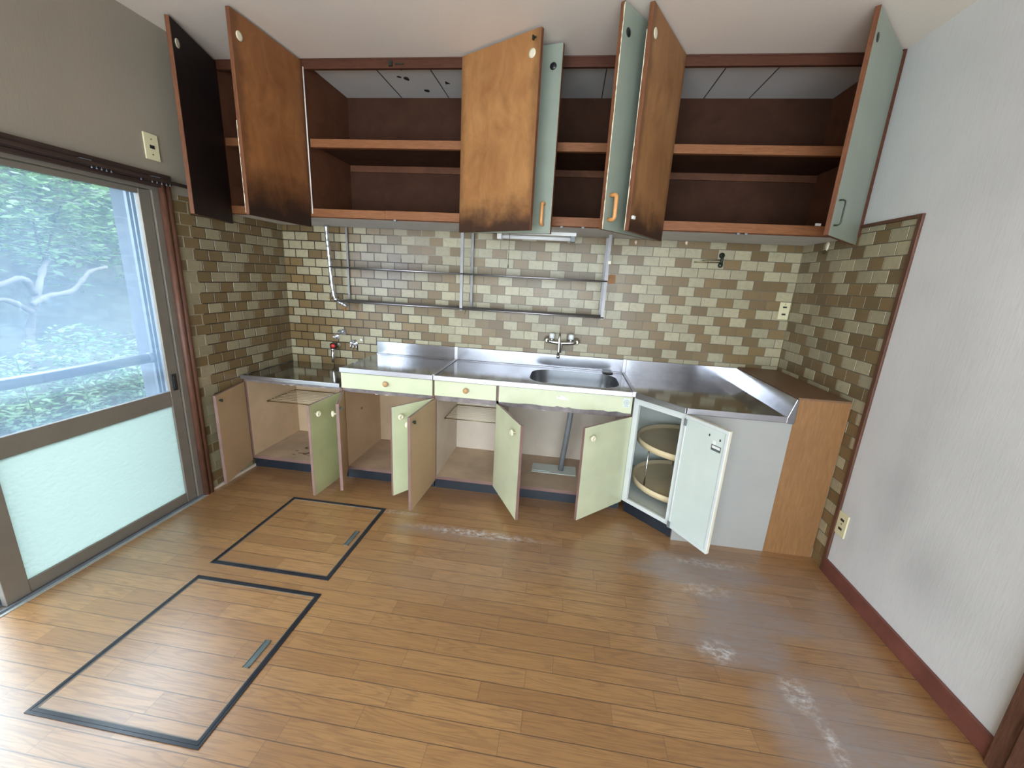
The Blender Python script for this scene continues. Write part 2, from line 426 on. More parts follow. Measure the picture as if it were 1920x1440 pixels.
M['under_board'] = plain('grey_underside_board', (0.62, 0.62, 0.62), 0.7, var=0.06)
M['beige'] = plain('beige_melamine', (0.58, 0.42, 0.27), 0.55, var=0.10, scale=3)
M['beige_floor'] = plain('worn_beige_shelf', (0.50, 0.38, 0.27), 0.6, var=0.16, scale=4)
M['pale'] = plain('pale_cabinet_lining', (0.64, 0.55, 0.45), 0.55, var=0.08, scale=3)
M['cream'] = plain('cream_green_laminate', (0.58, 0.60, 0.41), 0.22, var=0.05, sp=0.6)
M['olive'] = plain('olive_green_laminate', (0.37, 0.36, 0.20), 0.3, var=0.07, sp=0.55)
M['inside_door'] = plain('tan_door_lining', (0.52, 0.37, 0.22), 0.5, var=0.08, scale=3)
M['mauve'] = plain('mauve_edge_band', (0.215, 0.125, 0.105), 0.4, var=0.12)
M['rust_rail'] = plain('rusty_grey_rail', (0.20, 0.165, 0.165), 0.45, var=0.3, scale=14)
M['kick'] = plain('navy_toe_kick', (0.014, 0.019, 0.029), 0.35, var=0.15)
M['steel'] = steel('stainless_worktop', (0.40, 0.40, 0.43), 0.09, 0.45)
M['rack_steel'] = plain('dull_rack_steel', (0.26, 0.25, 0.25), 0.5, 0.7, var=0.15)
M['steel_top'] = steel('stainless_sink_top', (0.22, 0.22, 0.235), 0.08, 0.45)
M['steel_splash'] = steel('dimmed_splash_steel', (0.27, 0.265, 0.285), 0.16, 0.3)  # same steel darkened at the sink, dimmer reflections put into its colour
M['steel_dark'] = steel('dull_stainless', (0.34, 0.33, 0.33), 0.05, 0.5)
M['steel_edge'] = steel('stainless_edge', (0.46, 0.445, 0.47), 0.30, 0.2, (30, 30, 2))
M['basin'] = steel('basin_steel', (0.40, 0.41, 0.43), 0.25, 0.45)
M['chrome'] = plain('chrome', (0.82, 0.83, 0.85), 0.10, 1.0, var=0.03)
M['alu'] = plain('painted_aluminium', (0.21, 0.185, 0.155), 0.42, 0.3, var=0.06)
M['alu_light'] = plain('bare_aluminium', (0.20, 0.23, 0.28), 0.35, 0.5, var=0.05)
M['sill'] = plain('pale_sill_edge', (0.42, 0.44, 0.42), 0.35, 0.3, var=0.1)
M['black'] = plain('black_plastic', (0.018, 0.018, 0.020), 0.4, var=0.2)
M['frame_black'] = plain('black_hatch_frame', (0.030, 0.033, 0.040), 0.28, 0.3, var=0.2)
M['hatch_handle'] = plain('grey_green_handle', (0.16, 0.20, 0.20), 0.35, 0.6, var=0.15)
M['ivory'] = plain('ivory_plastic', (0.72, 0.66, 0.42), 0.35, var=0.03)
M['knob'] = plain('cream_knob', (0.74, 0.68, 0.50), 0.35, var=0.04)
M['knob_wood'] = plain('wooden_knob', (0.46, 0.27, 0.12), 0.4, var=0.08)
M['handle_wood'] = plain('orange_wood_handle', (0.58, 0.27, 0.09), 0.32, var=0.08)
M['white'] = plain('white_plastic', (0.80, 0.80, 0.78), 0.35, var=0.03)
M['lamp_tube'] = plain('lamp_tube_glass', (0.85, 0.85, 0.86), 0.2, var=0.02)
M['red'] = plain('red_plastic', (0.60, 0.03, 0.03), 0.35, var=0.05)
M['foil'] = plain('crumpled_foil', (0.72, 0.74, 0.78), 0.28, 0.9, var=0.2, scale=40, bumps=0.8, bscale=120)
M['rust'] = plain('rust_brown', (0.32, 0.14, 0.04), 0.6, var=0.2)
M['corner_white'] = plain('white_cabinet_paint', (0.66, 0.69, 0.68), 0.45, var=0.04)
M['corner_in'] = plain('grey_green_lining', (0.64, 0.67, 0.62), 0.3, 0.0, var=0.05)
M['panel_grey'] = plain('grey_end_panel', (0.36, 0.35, 0.325), 0.5, var=0.05, scale=2)
M['door_white'] = plain('pale_door_lining', (0.62, 0.68, 0.64), 0.45, var=0.03)
M['door_band'] = plain('cream_door_edge', (0.72, 0.66, 0.52), 0.4, var=0.04)
M['tray'] = plain('tan_tray', (0.44, 0.32, 0.16), 0.4, var=0.07)
M['tray_rim'] = plain('cream_tray_rim', (0.76, 0.61, 0.38), 0.4, var=0.04)
M['filler'] = wood('oak_veneer', (0.32, 0.160, 0.064), (0.22, 0.105, 0.042), 0.45, (9, 9, 0.8), 3, blot=0.4)
M['filler_top'] = wood('oak_veneer_top', (0.22, 0.12, 0.065), (0.15, 0.08, 0.045), 0.45, (9, 0.8, 9), 3, blot=0.3)
M['pipe'] = plain('grey_hose', (0.20, 0.21, 0.22), 0.45, var=0.1)
M['brass'] = plain('tarnished_brass', (0.24, 0.20, 0.09), 0.35, 0.8, var=0.2)
M['iron'] = plain('dark_green_metal', (0.04, 0.05, 0.035), 0.35, 0.5, var=0.2)
M['shell'] = plain('shell_plastic', (0.78, 0.62, 0.48), 0.35, var=0.08)
M['glass'] = thin_glass('dusty_window_glass', 0.13, (0.50, 0.72, 1.0))
M['glass_clear'] = thin_glass('clear_window_glass', 0.05)
M['frosted'] = frosted()
M['acrylic'] = plain('clear_acrylic_knob', (0.80, 0.84, 0.84), 0.12, var=0.05)
M['leaf'] = leaf_mat('broad_leaf', (0.02, 0.055, 0.022), (0.15, 0.255, 0.095))
M['leaf2'] = leaf_mat('shrub_leaf', (0.03, 0.07, 0.045), (0.13, 0.22, 0.12))
M['leaf3'] = leaf_mat('weed_leaf', (0.060, 0.12, 0.05), (0.12, 0.20, 0.09))
M['bark'] = plain('pale_bark', (0.045, 0.042, 0.040), 0.85, var=0.2, scale=9)
M['soil'] = plain('mossy_soil', (0.020, 0.026, 0.020), 0.95, var=0.3, scale=2)
M['grass'] = leaf_mat('grass_blade', (0.025, 0.055, 0.015), (0.085, 0.13, 0.04))
M['debris'] = plain('rust_debris', (0.13, 0.065, 0.035), 0.8, var=0.3)

# ------------------------------------------------------------------ tiles
LIGHT = (0.395, 0.345, 0.222); BROWN = (0.190, 0.125, 0.053)
PX, PZ, Z0T = 0.1035, 0.0619, -0.0035
ROWS = [('s', 2.733), ('p', 2.791), ('p', 2.633), ('p', 2.787), ('s', 2.632), ('s', 2.577), ('p', 2.630), ('p', 2.783),
        ('p', 2.630), ('s', 2.784), ('p', 2.837), ('s', 2.683), ('s', 2.837), ('p', 2.889)]
def tile_field(mb, P, u0, u1, z0, z1, smap, gmap, ush=0.0, flip=0.06, mi=1, seed=3, gap=None):
    """P(u, z, n) -> point; tiles stand 1.5 mm proud of the grout bed"""
    rnd = random.Random(seed)
    # grout bed
    nu = max(1, int((u1-u0)/0.1)); nz = max(1, int((z1-z0)/0.1))
    for i in range(nu):
        for j in range(nz):
            a0, a1 = u0+(u1-u0)*i/nu, u0+(u1-u0)*(i+1)/nu; b0, b1 = z0+(z1-z0)*j/nz, z0+(z1-z0)*(j+1)/nz
            mb.face([P(a0, b0, 0.002), P(a1, b0, 0.002), P(a1, b1, 0.002), P(a0, b1, 0.002)], mi, gmap((a0+a1)/2, (b0+b1)/2))
    r0 = int(math.floor((z0-Z0T)/PZ)); r1 = int(math.floor((z1-Z0T)/PZ))
    for r in range(r0, r1+1):
        k = 27-r
        t, s = ROWS[k % 14] if k >= 0 else ('p', 2.683)
        s += ush
        n0 = int(math.floor((u0-s)/PX)); n1 = int(math.floor((u1-s)/PX))
        for n in range(n0, n1+1):
            g = 0.0019 if gap is None else gap(s+(n+.5)*PX)
            a0 = max(u0, s+n*PX+g); a1 = min(u1, s+(n+1)*PX-g)
            b0 = max(z0, Z0T+r*PZ+g); b1 = min(z1, Z0T+(r+1)*PZ-g)
            if a1-a0 < 0.008 or b1-b0 < 0.008: continue
            m = n % 3
            L = (m == 0) if t == 's' else (m < 2)
            if rnd.random() < flip*(2.2 if (s and (a0 < 1.2)) else 1): L = not L
            c = LIGHT if L else BROWN
            v = rnd.uniform(0.86, 1.12) if L else rnd.uniform(0.84, 1.22)
            c = tuple(x*v for x in c)
            f, sc_ = smap((a0+a1)/2, (b0+b1)/2)
            f *= rnd.uniform(0.7, 1.1); f = min(1, f)
            c = tuple(x*(1-f)+y*f for x, y in zip(c, sc_)) + (1,)
            h, e = 0.0034, 0.0012
            o = [(a0, b0), (a1, b0), (a1, b1), (a0, b1)]; q = [(a0+e, b0+e), (a1-e, b0+e), (a1-e, b1-e), (a0+e, b1-e)]
            ov = [mb.bm.verts.new(P(x, z, 0.0018)) for x, z in o]; qv = [mb.bm.verts.new(P(x, z, h)) for x, z in q]
            mb.fv(qv, mi, c)
            for i in range(4): mb.fv([ov[i], ov[(i+1) % 4], qv[(i+1) % 4], qv[i]], mi, c)

W, H = 3.615, 2.543
YB = -5.0
# back wall
def sm_back(x, z):
    d = math.hypot((x-0.85)/0.42, (z-1.48)/0.32)
    f = max(0, 1-d*0.85)*0.9
    return f, (0.235, 0.20, 0.185)
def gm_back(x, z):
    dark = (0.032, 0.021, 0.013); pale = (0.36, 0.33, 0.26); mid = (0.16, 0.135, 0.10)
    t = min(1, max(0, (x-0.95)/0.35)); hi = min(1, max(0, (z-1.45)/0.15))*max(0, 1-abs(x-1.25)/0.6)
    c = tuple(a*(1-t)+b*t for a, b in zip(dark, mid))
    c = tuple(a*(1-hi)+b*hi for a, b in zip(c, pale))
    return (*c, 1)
mb = MB(); mb.box(-0.12, W+0.12, 0.0, 0.12, -0.05, H+0.1, 0)
tile_field(mb, lambda u, z, n: (u, -n, z), 0.0, W, 0.0, 1.712, sm_back, gm_back, seed=5, gap=lambda x: 0.0031-0.0013*min(1, max(0, (x-0.9)/0.5)))
struct(mb.build('wall_back', [M['paper_left'], M['tile']]))
# left wall with the window opening
WY0, WY1, WZ = -0.935, -2.68, 1.785
mb = MB()
mb.box(-0.12, 0, WY0, 0.0, -0.05, H+0.1, 0)
mb.box(-0.12, 0, YB, WY1, -0.05, H+0.1, 0)
mb.box(-0.12, 0, WY1, WY0, WZ+0.02, H+0.1, 0)
def shade_left(x, z): return 0.42, (0.12, 0.082, 0.040)  # shade of the window-side wall, painted into its tiles as a brown tint
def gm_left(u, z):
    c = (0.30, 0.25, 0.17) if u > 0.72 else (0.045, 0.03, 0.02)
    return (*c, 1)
tile_field(mb, lambda u, z, n: (n, -u, z), 0.0, 0.882, 0.02, 1.757, shade_left, gm_left, ush=0.02, flip=0.10, seed=9, gap=lambda x: 0.0027)
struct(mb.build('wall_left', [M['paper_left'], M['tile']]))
# right wall
mb = MB(); mb.box(W, W+0.12, YB, 0.0, -0.05, H+0.1, 0)
def sm_right(x, z): return 0.05, (0.2, 0.16, 0.12)
def gm_right(u, z): return (0.13, 0.11, 0.075, 1)
tile_field(mb, lambda u, z, n: (W-n, -u, z), 0.0, 0.893, 0.0, 1.757, sm_right, gm_right, ush=-0.03, flip=0.05, seed=12)
struct(mb.build('wall_right', [M['paper_right'], M['tile']]))
# unseen rear wall; its near full-width window is added for fill light
mb = MB()
mb.box(-0.12, 0.25, YB-0.12, YB, -0.05, H+0.1); mb.box(3.4, W+0.12, YB-0.12, YB, -0.05, H+0.1)
mb.box(0.25, 3.4, YB-0.12, YB, 2.25, H+0.1); mb.box(0.25, 3.4, YB-0.12, YB, -0.05, 0.05)
struct(mb.build('wall_rear', M['paper_right']))
mb = MB()
for x in (0.25, 1.80, 3.36): mb.box(x, x+0.04, YB-0.08, YB-0.04, 0.05, 2.25)
mb.box(0.25, 3.4, YB-0.08, YB-0.04, 0.05, 0.10); mb.box(0.25, 3.4, YB-0.08, YB-0.04, 2.20, 2.25)
wr = struct(mb.build('fill_window', M['alu']))
mb = MB(); mb.box(0.29, 3.36, YB-0.062, YB-0.058, 0.10, 2.20); mb.build('glass_pane', M['glass_clear'], wr)
mb = MB(); mb.box(-0.12, W+0.12, YB-0.12, 0.12, H, H+0.06)
struct(mb.build('ceiling', M['ceiling']))
mb = MB(); mb.box(-0.0, W+0.12, YB-0.12, 0.12, -0.06, 0.0)
struct(mb.build('floor', M['floor']))
# trims
mb = MB(); mb.box(W-0.012, W, -0.905, -0.881, 0.0, 1.772); mb.box(W-0.012, W, -0.881, -0.500, 1.757, 1.772)
struct(mb.build('trim_1', M['jamb'], bevel=0.002))
mb = MB(); mb.box(W-0.014, W, -1.80, -0.905, 0.0, 0.080); mb.box(W-0.014, W, YB, -1.93, 0.0, 0.080)
struct(mb.build('baseboard_right', M['baseboard'], bevel=0.002))
mb = MB(); mb.box(0, 0.012, YB, WY1-0.1, 0.0, 0.080); struct(mb.build('baseboard_left', M['baseboard'], bevel=0.002))
mb = MB(); mb.box(W-0.030, W, -1.85, -1.80, 0, 2.05); mb.box(W-0.045, W, -1.93, -1.86, 0, 2.05); mb.box(W-0.02, W, -1.862, -1.848, 0, 2.05)
struct(mb.build('trim_2', M['jamb'], bevel=0.004))
mb = MB(); mb.box(0, 0.010, -0.878, -0.45, 0.0, 0.016)
struct(mb.build('trim_7', M['pale']))

# window jamb casing (two rounded reeds) and dark lintel
mb = MB()
mb.tube([(0.006, -0.896, 0.0), (0.006, -0.896, 1.80)], 0.017, 12); mb.tube([(0.006, -0.926, 0.0), (0.006, -0.926, 1.80)], 0.017, 12)
mb.box(-0.03, 0.006, -0.940, -0.882, 0, 1.80)
struct(mb.build('trim_3', M['jamb']))
mb = MB(); mb.box(0.0, 0.030, WY1-0.06, -0.885, 1.792, 1.838); mb.box(0.0, 0.018, WY1-0.06, -0.885, 1.772, 1.792)
struct(mb.build('trim_4', M['lintel'], bevel=0.003))
mb = MB(); mb.box(0.0, 0.012, WY1-0.06, WY1, 0, 1.80); struct(mb.build('trim_5', M['jamb'], bevel=0.003))

# ------------------------------------------------------------------ sliding window (structure) and its parts
mb = MB()
# outer frame: head, sill with tracks, jamb ribs
mb.box(-0.10, -0.001, WY1, WY0, 1.755, WZ+0.02); 
mb.box(-0.12, 0.004, WY1, WY0, -0.06, 0.004)
mb.box(-0.10, -0.002, -0.975, WY0, 0, 1.76)
mb.box(-0.10, -0.0, WY1, WY1+0.03, 0, 1.76)
win = struct(mb.build('window_1', M['alu'], bevel=0.0015))
mb = MB()
for x in (-0.052, -0.078, -0.104, -0.130):
    mb.box(x-0.004, x+0.004, -1.000, -0.960, 0.0, 1.755)
mb.box(-0.16, -0.10, -0.985, -0.955, 0, 1.79)
mb.build('jamb_track', M['alu_light'], win, bevel=0.001)
mb = MB()
for x in (0.001, -0.045, -0.080, -0.115): mb.box(x-0.003, x+0.003, WY1, WY0-0.01, 0.0, 0.012)
mb.build('sill_track', M['alu_light'], win)
mb = MB(); mb.box(0.004, 0.022, WY1, WY0+0.005, -0.001, 0.0035); mb.build('sill_edge', M['sill'], win, bevel=0.001)
# inner sash (nearest the kitchen)
sa = MB()
sa.box(-0.038, -0.012, -1.036, -0.978, 0.006, 1.752)
sa.box(-0.038, -0.012, -1.862, -1.783, 0.006, 1.752)
sa.box(-0.036, -0.014, -1.783, -1.036, 0.006, 0.066)
sa.box(-0.036, -0.014, -1.783, -1.036, 0.614, 0.700)
sa.box(-0.036, -0.014, -1.783, -1.036, 1.728, 1.752)
sash = sa.build('sliding_sash', M['alu'], win, bevel=0.002)
mb = MB(); mb.box(-0.027, -0.023, -1.785, -1.034, 0.698, 1.730); setz(mb.build('clear_pane', M['glass'], sash, local=False), 'hazy clear upper glass pane')
mb = MB(); mb.box(-0.027, -0.023, -1.785, -1.034, 0.064, 0.616); setz(mb.build('frosted_pane', M['frosted'], sash), 'frosted textured lower glass pane')
mb = MB(); mb.box(-0.012, -0.006, -1.022, -0.994, 0.70, 0.795); mb.box(-0.006, -0.003, -1.016, -1.000, 0.712, 0.783)
mb.build('pull_latch', M['black'], sash, bevel=0.002)
sa = MB()
sa.box(-0.072, -0.046, -1.852, -1.826, 0.006, 1.752); sa.box(-0.072, -0.046, -1.870, -1.862, 0.006, 1.752)
sa.box(-0.072, -0.046, -2.64, -2.60, 0.006, 1.752)
sa.box(-0.070, -0.048, -2.61, -1.84, 0.006, 0.040); sa.box(-0.070, -0.048, -2.61, -1.84, 1.71, 1.752)
sash2 = sa.build('outer_sash', M['alu_light'], win, bevel=0.002)
mb = MB(); mb.box(-0.061, -0.057, -2.61, -1.86, 0.038, 1.712); mb.build('glass_pane', M['glass_clear'], sash2)

# curtain rail
t = thing('curtain_rail', 'dark slim curtain rail with small runners fixed along the window lintel', 'curtain rail', (0.03, -0.775, 1.80))
mb = MB(); mb.box(0.030, 0.046, -2.70, -0.775, 1.796, 1.812); mb.build('rail', M['lintel'], t, bevel=0.002)
for y in (-0.800, -0.985, -1.295, -1.7, -2.1):
    mb = MB(); mb.box(0.029, 0.050, y-0.020, y+0.020, 1.8125, 1.8155); mb.build('bracket', M['alu_light'], t)
for y in (-0.905, -0.925, -0.950, -0.975, -1.000, -1.055, -1.19, -1.21, -1.23, -1.25, -1.27):
    mb = MB(); mb.lathe([(0.001, -0.004), (0.0035, -0.002), (0.0035, 0.002), (0.001, 0.004)], (0.038, y, 1.788), (0, 1, 0), 10)
    mb.tube([(0.038, y, 1.792), (0.038, y, 1.797)], 0.0015, 6)
    mb.build('runner', M['alu_light'], t)

# ------------------------------------------------------------------ wall plates
def plate(name, label, cat, c, n, u, wd, hg, slots, dots=(), group=None):
    """c centre on the wall, n outward normal, u horizontal direction along the wall"""
    c, n, u = Vector(c), Vector(n), Vector(u); z = Vector((0, 0, 1))
    t = thing(name, label, cat, c, group)
    def bx(mb, cu, cz, w, h, d0, d1):
        a = []
        for d in (d0, d1):
            for (i, j) in ((-1, -1), (1, -1), (1, 1), (-1, 1)):
                a.append(mb.bm.verts.new(c + u*(cu+i*w/2) + z*(cz+j*h/2) + n*d))
        for q in ((0, 1, 2, 3), (7, 6, 5, 4), (0, 4, 5, 1), (1, 5, 6, 2), (2, 6, 7, 3), (3, 7, 4, 0)): mb.fv([a[i] for i in q])
    mb = MB(); bx(mb, 0, 0, wd, hg, 0.0005, 0.008); mb.build('cover_plate', M['ivory'], t, bevel=0.002)
    for cz, w, h in slots:
        mb = MB(); bx(mb, 0, cz, w, h, 0.0075, 0.0095); mb.build('socket' if 'outlet' in name else 'switch_rocker', M['black'], t)
    for cz in dots:
        mb = MB(); bx(mb, 0, cz, 0.006, 0.006, 0.0078, 0.009); mb.build('screw', M['brass'], t)
    return t
plate('wall_switch', 'ivory single switch plate on the beige left wall above the window', 'switch', (0, -0.945, 1.960), (1, 0, 0), (0, 1, 0), 0.074, 0.122, [(0.0, 0.024, 0.016)], (0.035, -0.035))
plate('wall_outlet', 'ivory double outlet plate on the back tiles by the right corner', 'outlet', (3.573, -0.004, 1.300), (0, -1, 0), (1, 0, 0), 0.064, 0.112, [(0.024, 0.024, 0.011), (-0.022, 0.024, 0.011)], (0.044,))
plate('wall_outlet', 'ivory double outlet plate low on the white right wall', 'outlet', (W, -0.940, 0.304), (-1, 0, 0), (0, -1, 0), 0.068, 0.122, [(0.024, 0.024, 0.012), (-0.024, 0.024, 0.012)], (0.002,))

# ------------------------------------------------------------------ floor hatches
def hatch(x0, x1, y0, y1, label, hx, hy0, hy1):
    t = thing('floor_hatch', label, 'floor hatch', ((x0+x1)/2, (y0+y1)/2, 0.0), 'underfloor storage hatches')
    w = 0.020
    for nm, b in (('frame', None),):
        mb = MB()
        for (a0, a1, b0, b1) in ((x0, x1, y0, y0+w), (x0, x1, y1-w, y1), (x0, x0+w, y0+w, y1-w), (x1-w, x1, y0+w, y1-w)):
            mb.box(a0, a1, b0, b1, 0.0, 0.0035)
        i0, i1, j0, j1 = x0+w*0.45, x1-w*0.45, y0+w*0.45, y1-w*0.45; g = 0.0022
        for (a0, a1, b0, b1) in ((i0, i1, j0, j0+g), (i0, i1, j1-g, j1), (i0, i0+g, j0, j1), (i1-g, i1, j0, j1)):
            mb.box(a0, a1, b0, b1, 0.0036, 0.0046)
        mb.build('frame', M['frame_black'], t)
        mb = MB(); i0, i1, j0, j1 = x0+w, x1-w, y0+w, y1-w; g = 0.003
        for (a0, a1, b0, b1) in ((i0, i1, j0, j0+g), (i0, i1, j1-g, j1), (i0, i0+g, j0, j1), (i1-g, i1, j0, j1)):
            mb.box(a0, a1, b0, b1, 0.0, 0.0036)
        mb.build('lid_lip', M['alu'], t)
    mb = MB(); mb.box(x0+w, x1-w, y0+w, y1-w, 0.0, 0.0022); mb.build('lid', M['floor'], t)
    mb = MB(); mb.box(hx-0.012, hx+0.012, hy0, hy1, 0.0022, 0.0045)
    mb.box(hx-0.012, hx-0.009, hy0, hy1, 0.0045, 0.0065); mb.box(hx+0.009, hx+0.012, hy0, hy1, 0.0045, 0.0065)
    mb.box(hx-0.012, hx+0.012, hy0, hy0+0.004, 0.0045, 0.0065); mb.box(hx-0.012, hx+0.012, hy1-0.004, hy1, 0.0045, 0.0065)
    mb.build('recessed_handle', M['hatch_handle'], t)
hatch(0.538, 1.151, -1.470, -0.842, 'underfloor hatch nearer the sink cabinets, black-edged wood-plank lid', 1.097, -1.218, -1.095)
hatch(0.556, 1.170, -2.186, -1.554, 'underfloor hatch nearer the viewer, black-edged wood-plank lid', 1.111, -1.928, -1.812)

# ------------------------------------------------------------------ doors (children of cabinets)
def door(root, hx, hy, fx, fy, z0, z1, hand, mats, w=None, t=0.018, corner='inner', bevel=0.0015, name='door', label=None):
    """vertical hinge edge at (hx,hy), free edge towards (fx,fy); hand L/R; outer side is local -y (L) or +y (R)"""
    d = math.hypot(fx-hx, fy-hy); w = w or d
    phi = math.atan2(fy-hy, fx-hx); s = -1 if hand == 'L' else 1
    if corner == 'outer': phi -= s*math.atan2(t, w)
    mb = MB(); outer, inner, edge = 0, 1, 2
    y0, y1 = (0, s*t)
    fo = [2, 2, 2, 2, 2, 2]
    if s < 0: fo[2] = 0; fo[3] = 1
    else: fo[2] = 1; fo[3] = 0
    mb.box(0.001, w, min(y0, y1), max(y0, y1), 0, z1-z0, faces=fo)
    o = mb.build(name, list(mats), root, bevel=bevel, local=True, seg=1)
    o.location = Vector((hx, hy, z0)) - wloc(root); o.rotation_euler = (0, 0, phi)
    if label: o['label'] = label
    o['_w'] = w; o['_s'] = s
    return o, w, s, t, z1-z0
def dpart(mb, name, mat, dr, **k): return mb.build(name, mat, dr, local=True, **k)
def knob(d, x=None, z=None, mat='knob'):
    o, w, s, t, h = d
    x = w-0.048 if x is None else x; z = h-0.062 if z is None else z
    mb = MB(); mb.lathe([(0.0045, 0), (0.0045, 0.014), (0.016, 0.018), (0.019, 0.024), (0.017, 0.030), (0.008, 0.031), (0.007, 0.029), (0.001, 0.029)], (x, s*t, z), (0, s, 0), 20)
    dpart(mb, 'knob', M[mat], o)
def catch(d, mat='iron'):
    o, w, s, t, h = d
    mb = MB(); y = -s*0.004
    mb.box(w-0.048, w-0.026, -s*0.0002, y, h-0.040, h-0.032); mb.box(w-0.040, w-0.034, -s*0.004, -s*0.016, h-0.048, h-0.030)
    dpart(mb, 'catch', M[mat], o)

# ------------------------------------------------------------------ lower cabinets
YF = -0.530   # carcass front
def carcass(t, x0, x1, ztop, lin, floor_m, zb=0.070, back=True, dr=0.0, ymin=None):
    th = 0.015
    for x in (x0, x1-th):
        mb = MB(); mb.box(x, x+th, -0.012, YF+0.003, zb, ztop, faces=[0, 0, 1, 0, 0, 0]); mb.build('side_panel', [lin, M['mauve']], t)
    mb = MB(); mb.box(x0+th, x1-th, -0.012, YF+0.002, zb, zb+0.022, faces=[1, 0, 1, 0, 0, 0]); mb.build('bottom_panel', [floor_m, M['mauve']], t)
    mb = MB(); mb.box(x0+th, x1-th, -0.012, -0.018, zb+0.022, ztop); mb.build('back_panel', lin, t)
    mb = MB(); mb.box(x0+0.001, x1-0.001, YF+0.035, YF+0.018, 0.0, zb); mb.build('toe_kick', M['kick'], t)

def worktop(t, x0, x1, y0, y1, ztop, hole=None, lip=0.022, mat='steel', splash=None):
    mb = MB(); bm = mb.bm
    zt = ztop-0.004
    if hole is None:
        mb.box(x0, x1, y0+0.012, y1, zt-0.006, zt, 0)
    else:
        hx0, hx1, hy0, hy1, r = hole
        loop = []
        for cx, cy, a in ((hx1-r, hy1-r, 0), (hx0+r, hy1-r, 90), (hx0+r, hy0+r, 180), (hx1-r, hy0+r, 270)):
            for k in range(9):
                an = math.radians(a+k*90/8); loop.append((cx+r*math.cos(an), cy+r*math.sin(an)))
        ov = [bm.verts.new(p) for p in ((x0, y0+0.012, zt), (x1, y0+0.012, zt), (x1, y1, zt), (x0, y1, zt))]
        iv = [bm.verts.new((x, y, zt)) for x, y in loop]
        es = [bm.edges.new((ov[i], ov[(i+1) % 4])) for i in range(4)] + [bm.edges.new((iv[i], iv[(i+1) % len(iv)])) for i in range(len(iv))]
        bmesh.ops.triangle_fill(bm, use_beauty=True, edges=es)
    # front roll: raised lip then vertical face
    mb.box(x0, x1, y0, y0+0.013, ztop-0.032, ztop, 1)
    o = mb.build('worktop', [M['steel_top'], M['steel_edge']], t, bevel=0.0025)
    if splash:
        mb = MB(); mb.box(x0+0.001, x1-0.001, y1, y1-0.010, ztop-0.010, ztop+splash, 0); mb.box(x0+0.001, x1-0.001, y1-0.010, y1-0.020, ztop-0.006, ztop+0.004, 0)
        mb.build('splashback', M['steel' if x0 < 1 else 'steel_splash'], t, bevel=0.003)
    return o

# --- low gas-stand cabinet
t = thing('gas_stand_cabinet', 'low steel-topped base cabinet in the left corner, beige inside, two doors open', 'cabinet', (0.36, -0.28, 0.0))
carcass(t, 0.006, 0.716, 0.655, M['beige'], M['beige_floor'])
mb = MB(); mb.box(0.0055, 0.716, -0.548, -0.008, 0.672, 0.684, 0); mb.box(0.0055, 0.716, -0.560, -0.546, 0.663, 0.689, 1); mb.box(0.0055, 0.012, -0.546, -0.008, 0.684, 0.690, 0)
mb.build('worktop', [M['steel_dark'], M['steel_edge']], t, bevel=0.002)
mb = MB(); mb.box(0.021, 0.701, YF+0.004, YF+0.020, 0.640, 0.664); mb.build('front_rail', M['rust_rail'], t)
d = door(t, 0.010, -0.532, 0.087, -0.874, 0.056, 0.637, 'L', (M['olive'], M['inside_door'], M['mauve']), w=0.350, corner='outer'); catch(d)
d = door(t, 0.712, -0.532, 0.690, -0.872, 0.050, 0.634, 'R', (M['olive'], M['inside_door'], M['mauve']), w=0.340); knob(d)
for x in (0.29, 0.345):
    mb = MB(); mb.box(x-0.010, x+0.010, -0.515, -0.500, 0.634, 0.641); mb.build('magnet_catch', M['white'], t)
mb = MB()
for (x, y, s) in ((0.33, -0.42, 1.0), (0.42, -0.44, 0.6), (0.30, -0.33, 0.5), (0.47, -0.36, 0.5)):
    for k in range(9):
        a = random.uniform(0, PI); px, py = x+random.gauss(0, 0.035*s), y+random.gauss(0, 0.018*s); l = 0.012*s
        mb.box(px-l, px+l, py-0.003, py+0.003, 0.0921, 0.0935)
mb.build('rust_flakes', M['debris'], t)['kind'] = 'stuff'

def wire_shelf(x0, x1, y0, y1, z, label, n=9, group='wire shelves inside the base cabinets'):
    t = thing('wire_shelf', label, 'shelf', ((x0+x1)/2, (y0+y1)/2, z), group)
    mb = MB()
    mb.tube([(x0, y0, z), (x1, y0, z), (x1, y1, z), (x0, y1, z), (x0, y0, z)], 0.003, 6)
    mb.build('frame_wire', M['brass'], t)
    for k in range(1, n):
        y = y0+(y1-y0)*k/n
        mb = MB(); mb.tube([(x0, y, z+0.003), (x1, y, z+0.003)], 0.0021, 6); mb.build('wire', M['knob'], t)
    for x in (x0, x1):
        for y in (y0+0.01, y1-0.01):
            mb = MB(); mb.lathe([(0.005, 0), (0.005, 0.010)], (x+(-0.006 if x == x0 else -0.004), y, z-0.006), (1, 0, 0), 10); mb.build('peg', M['brass'], t)
wire_shelf(0.026, 0.696, -0.36, -0.035, 0.450, 'thin wire shelf inside the low left base cabinet')

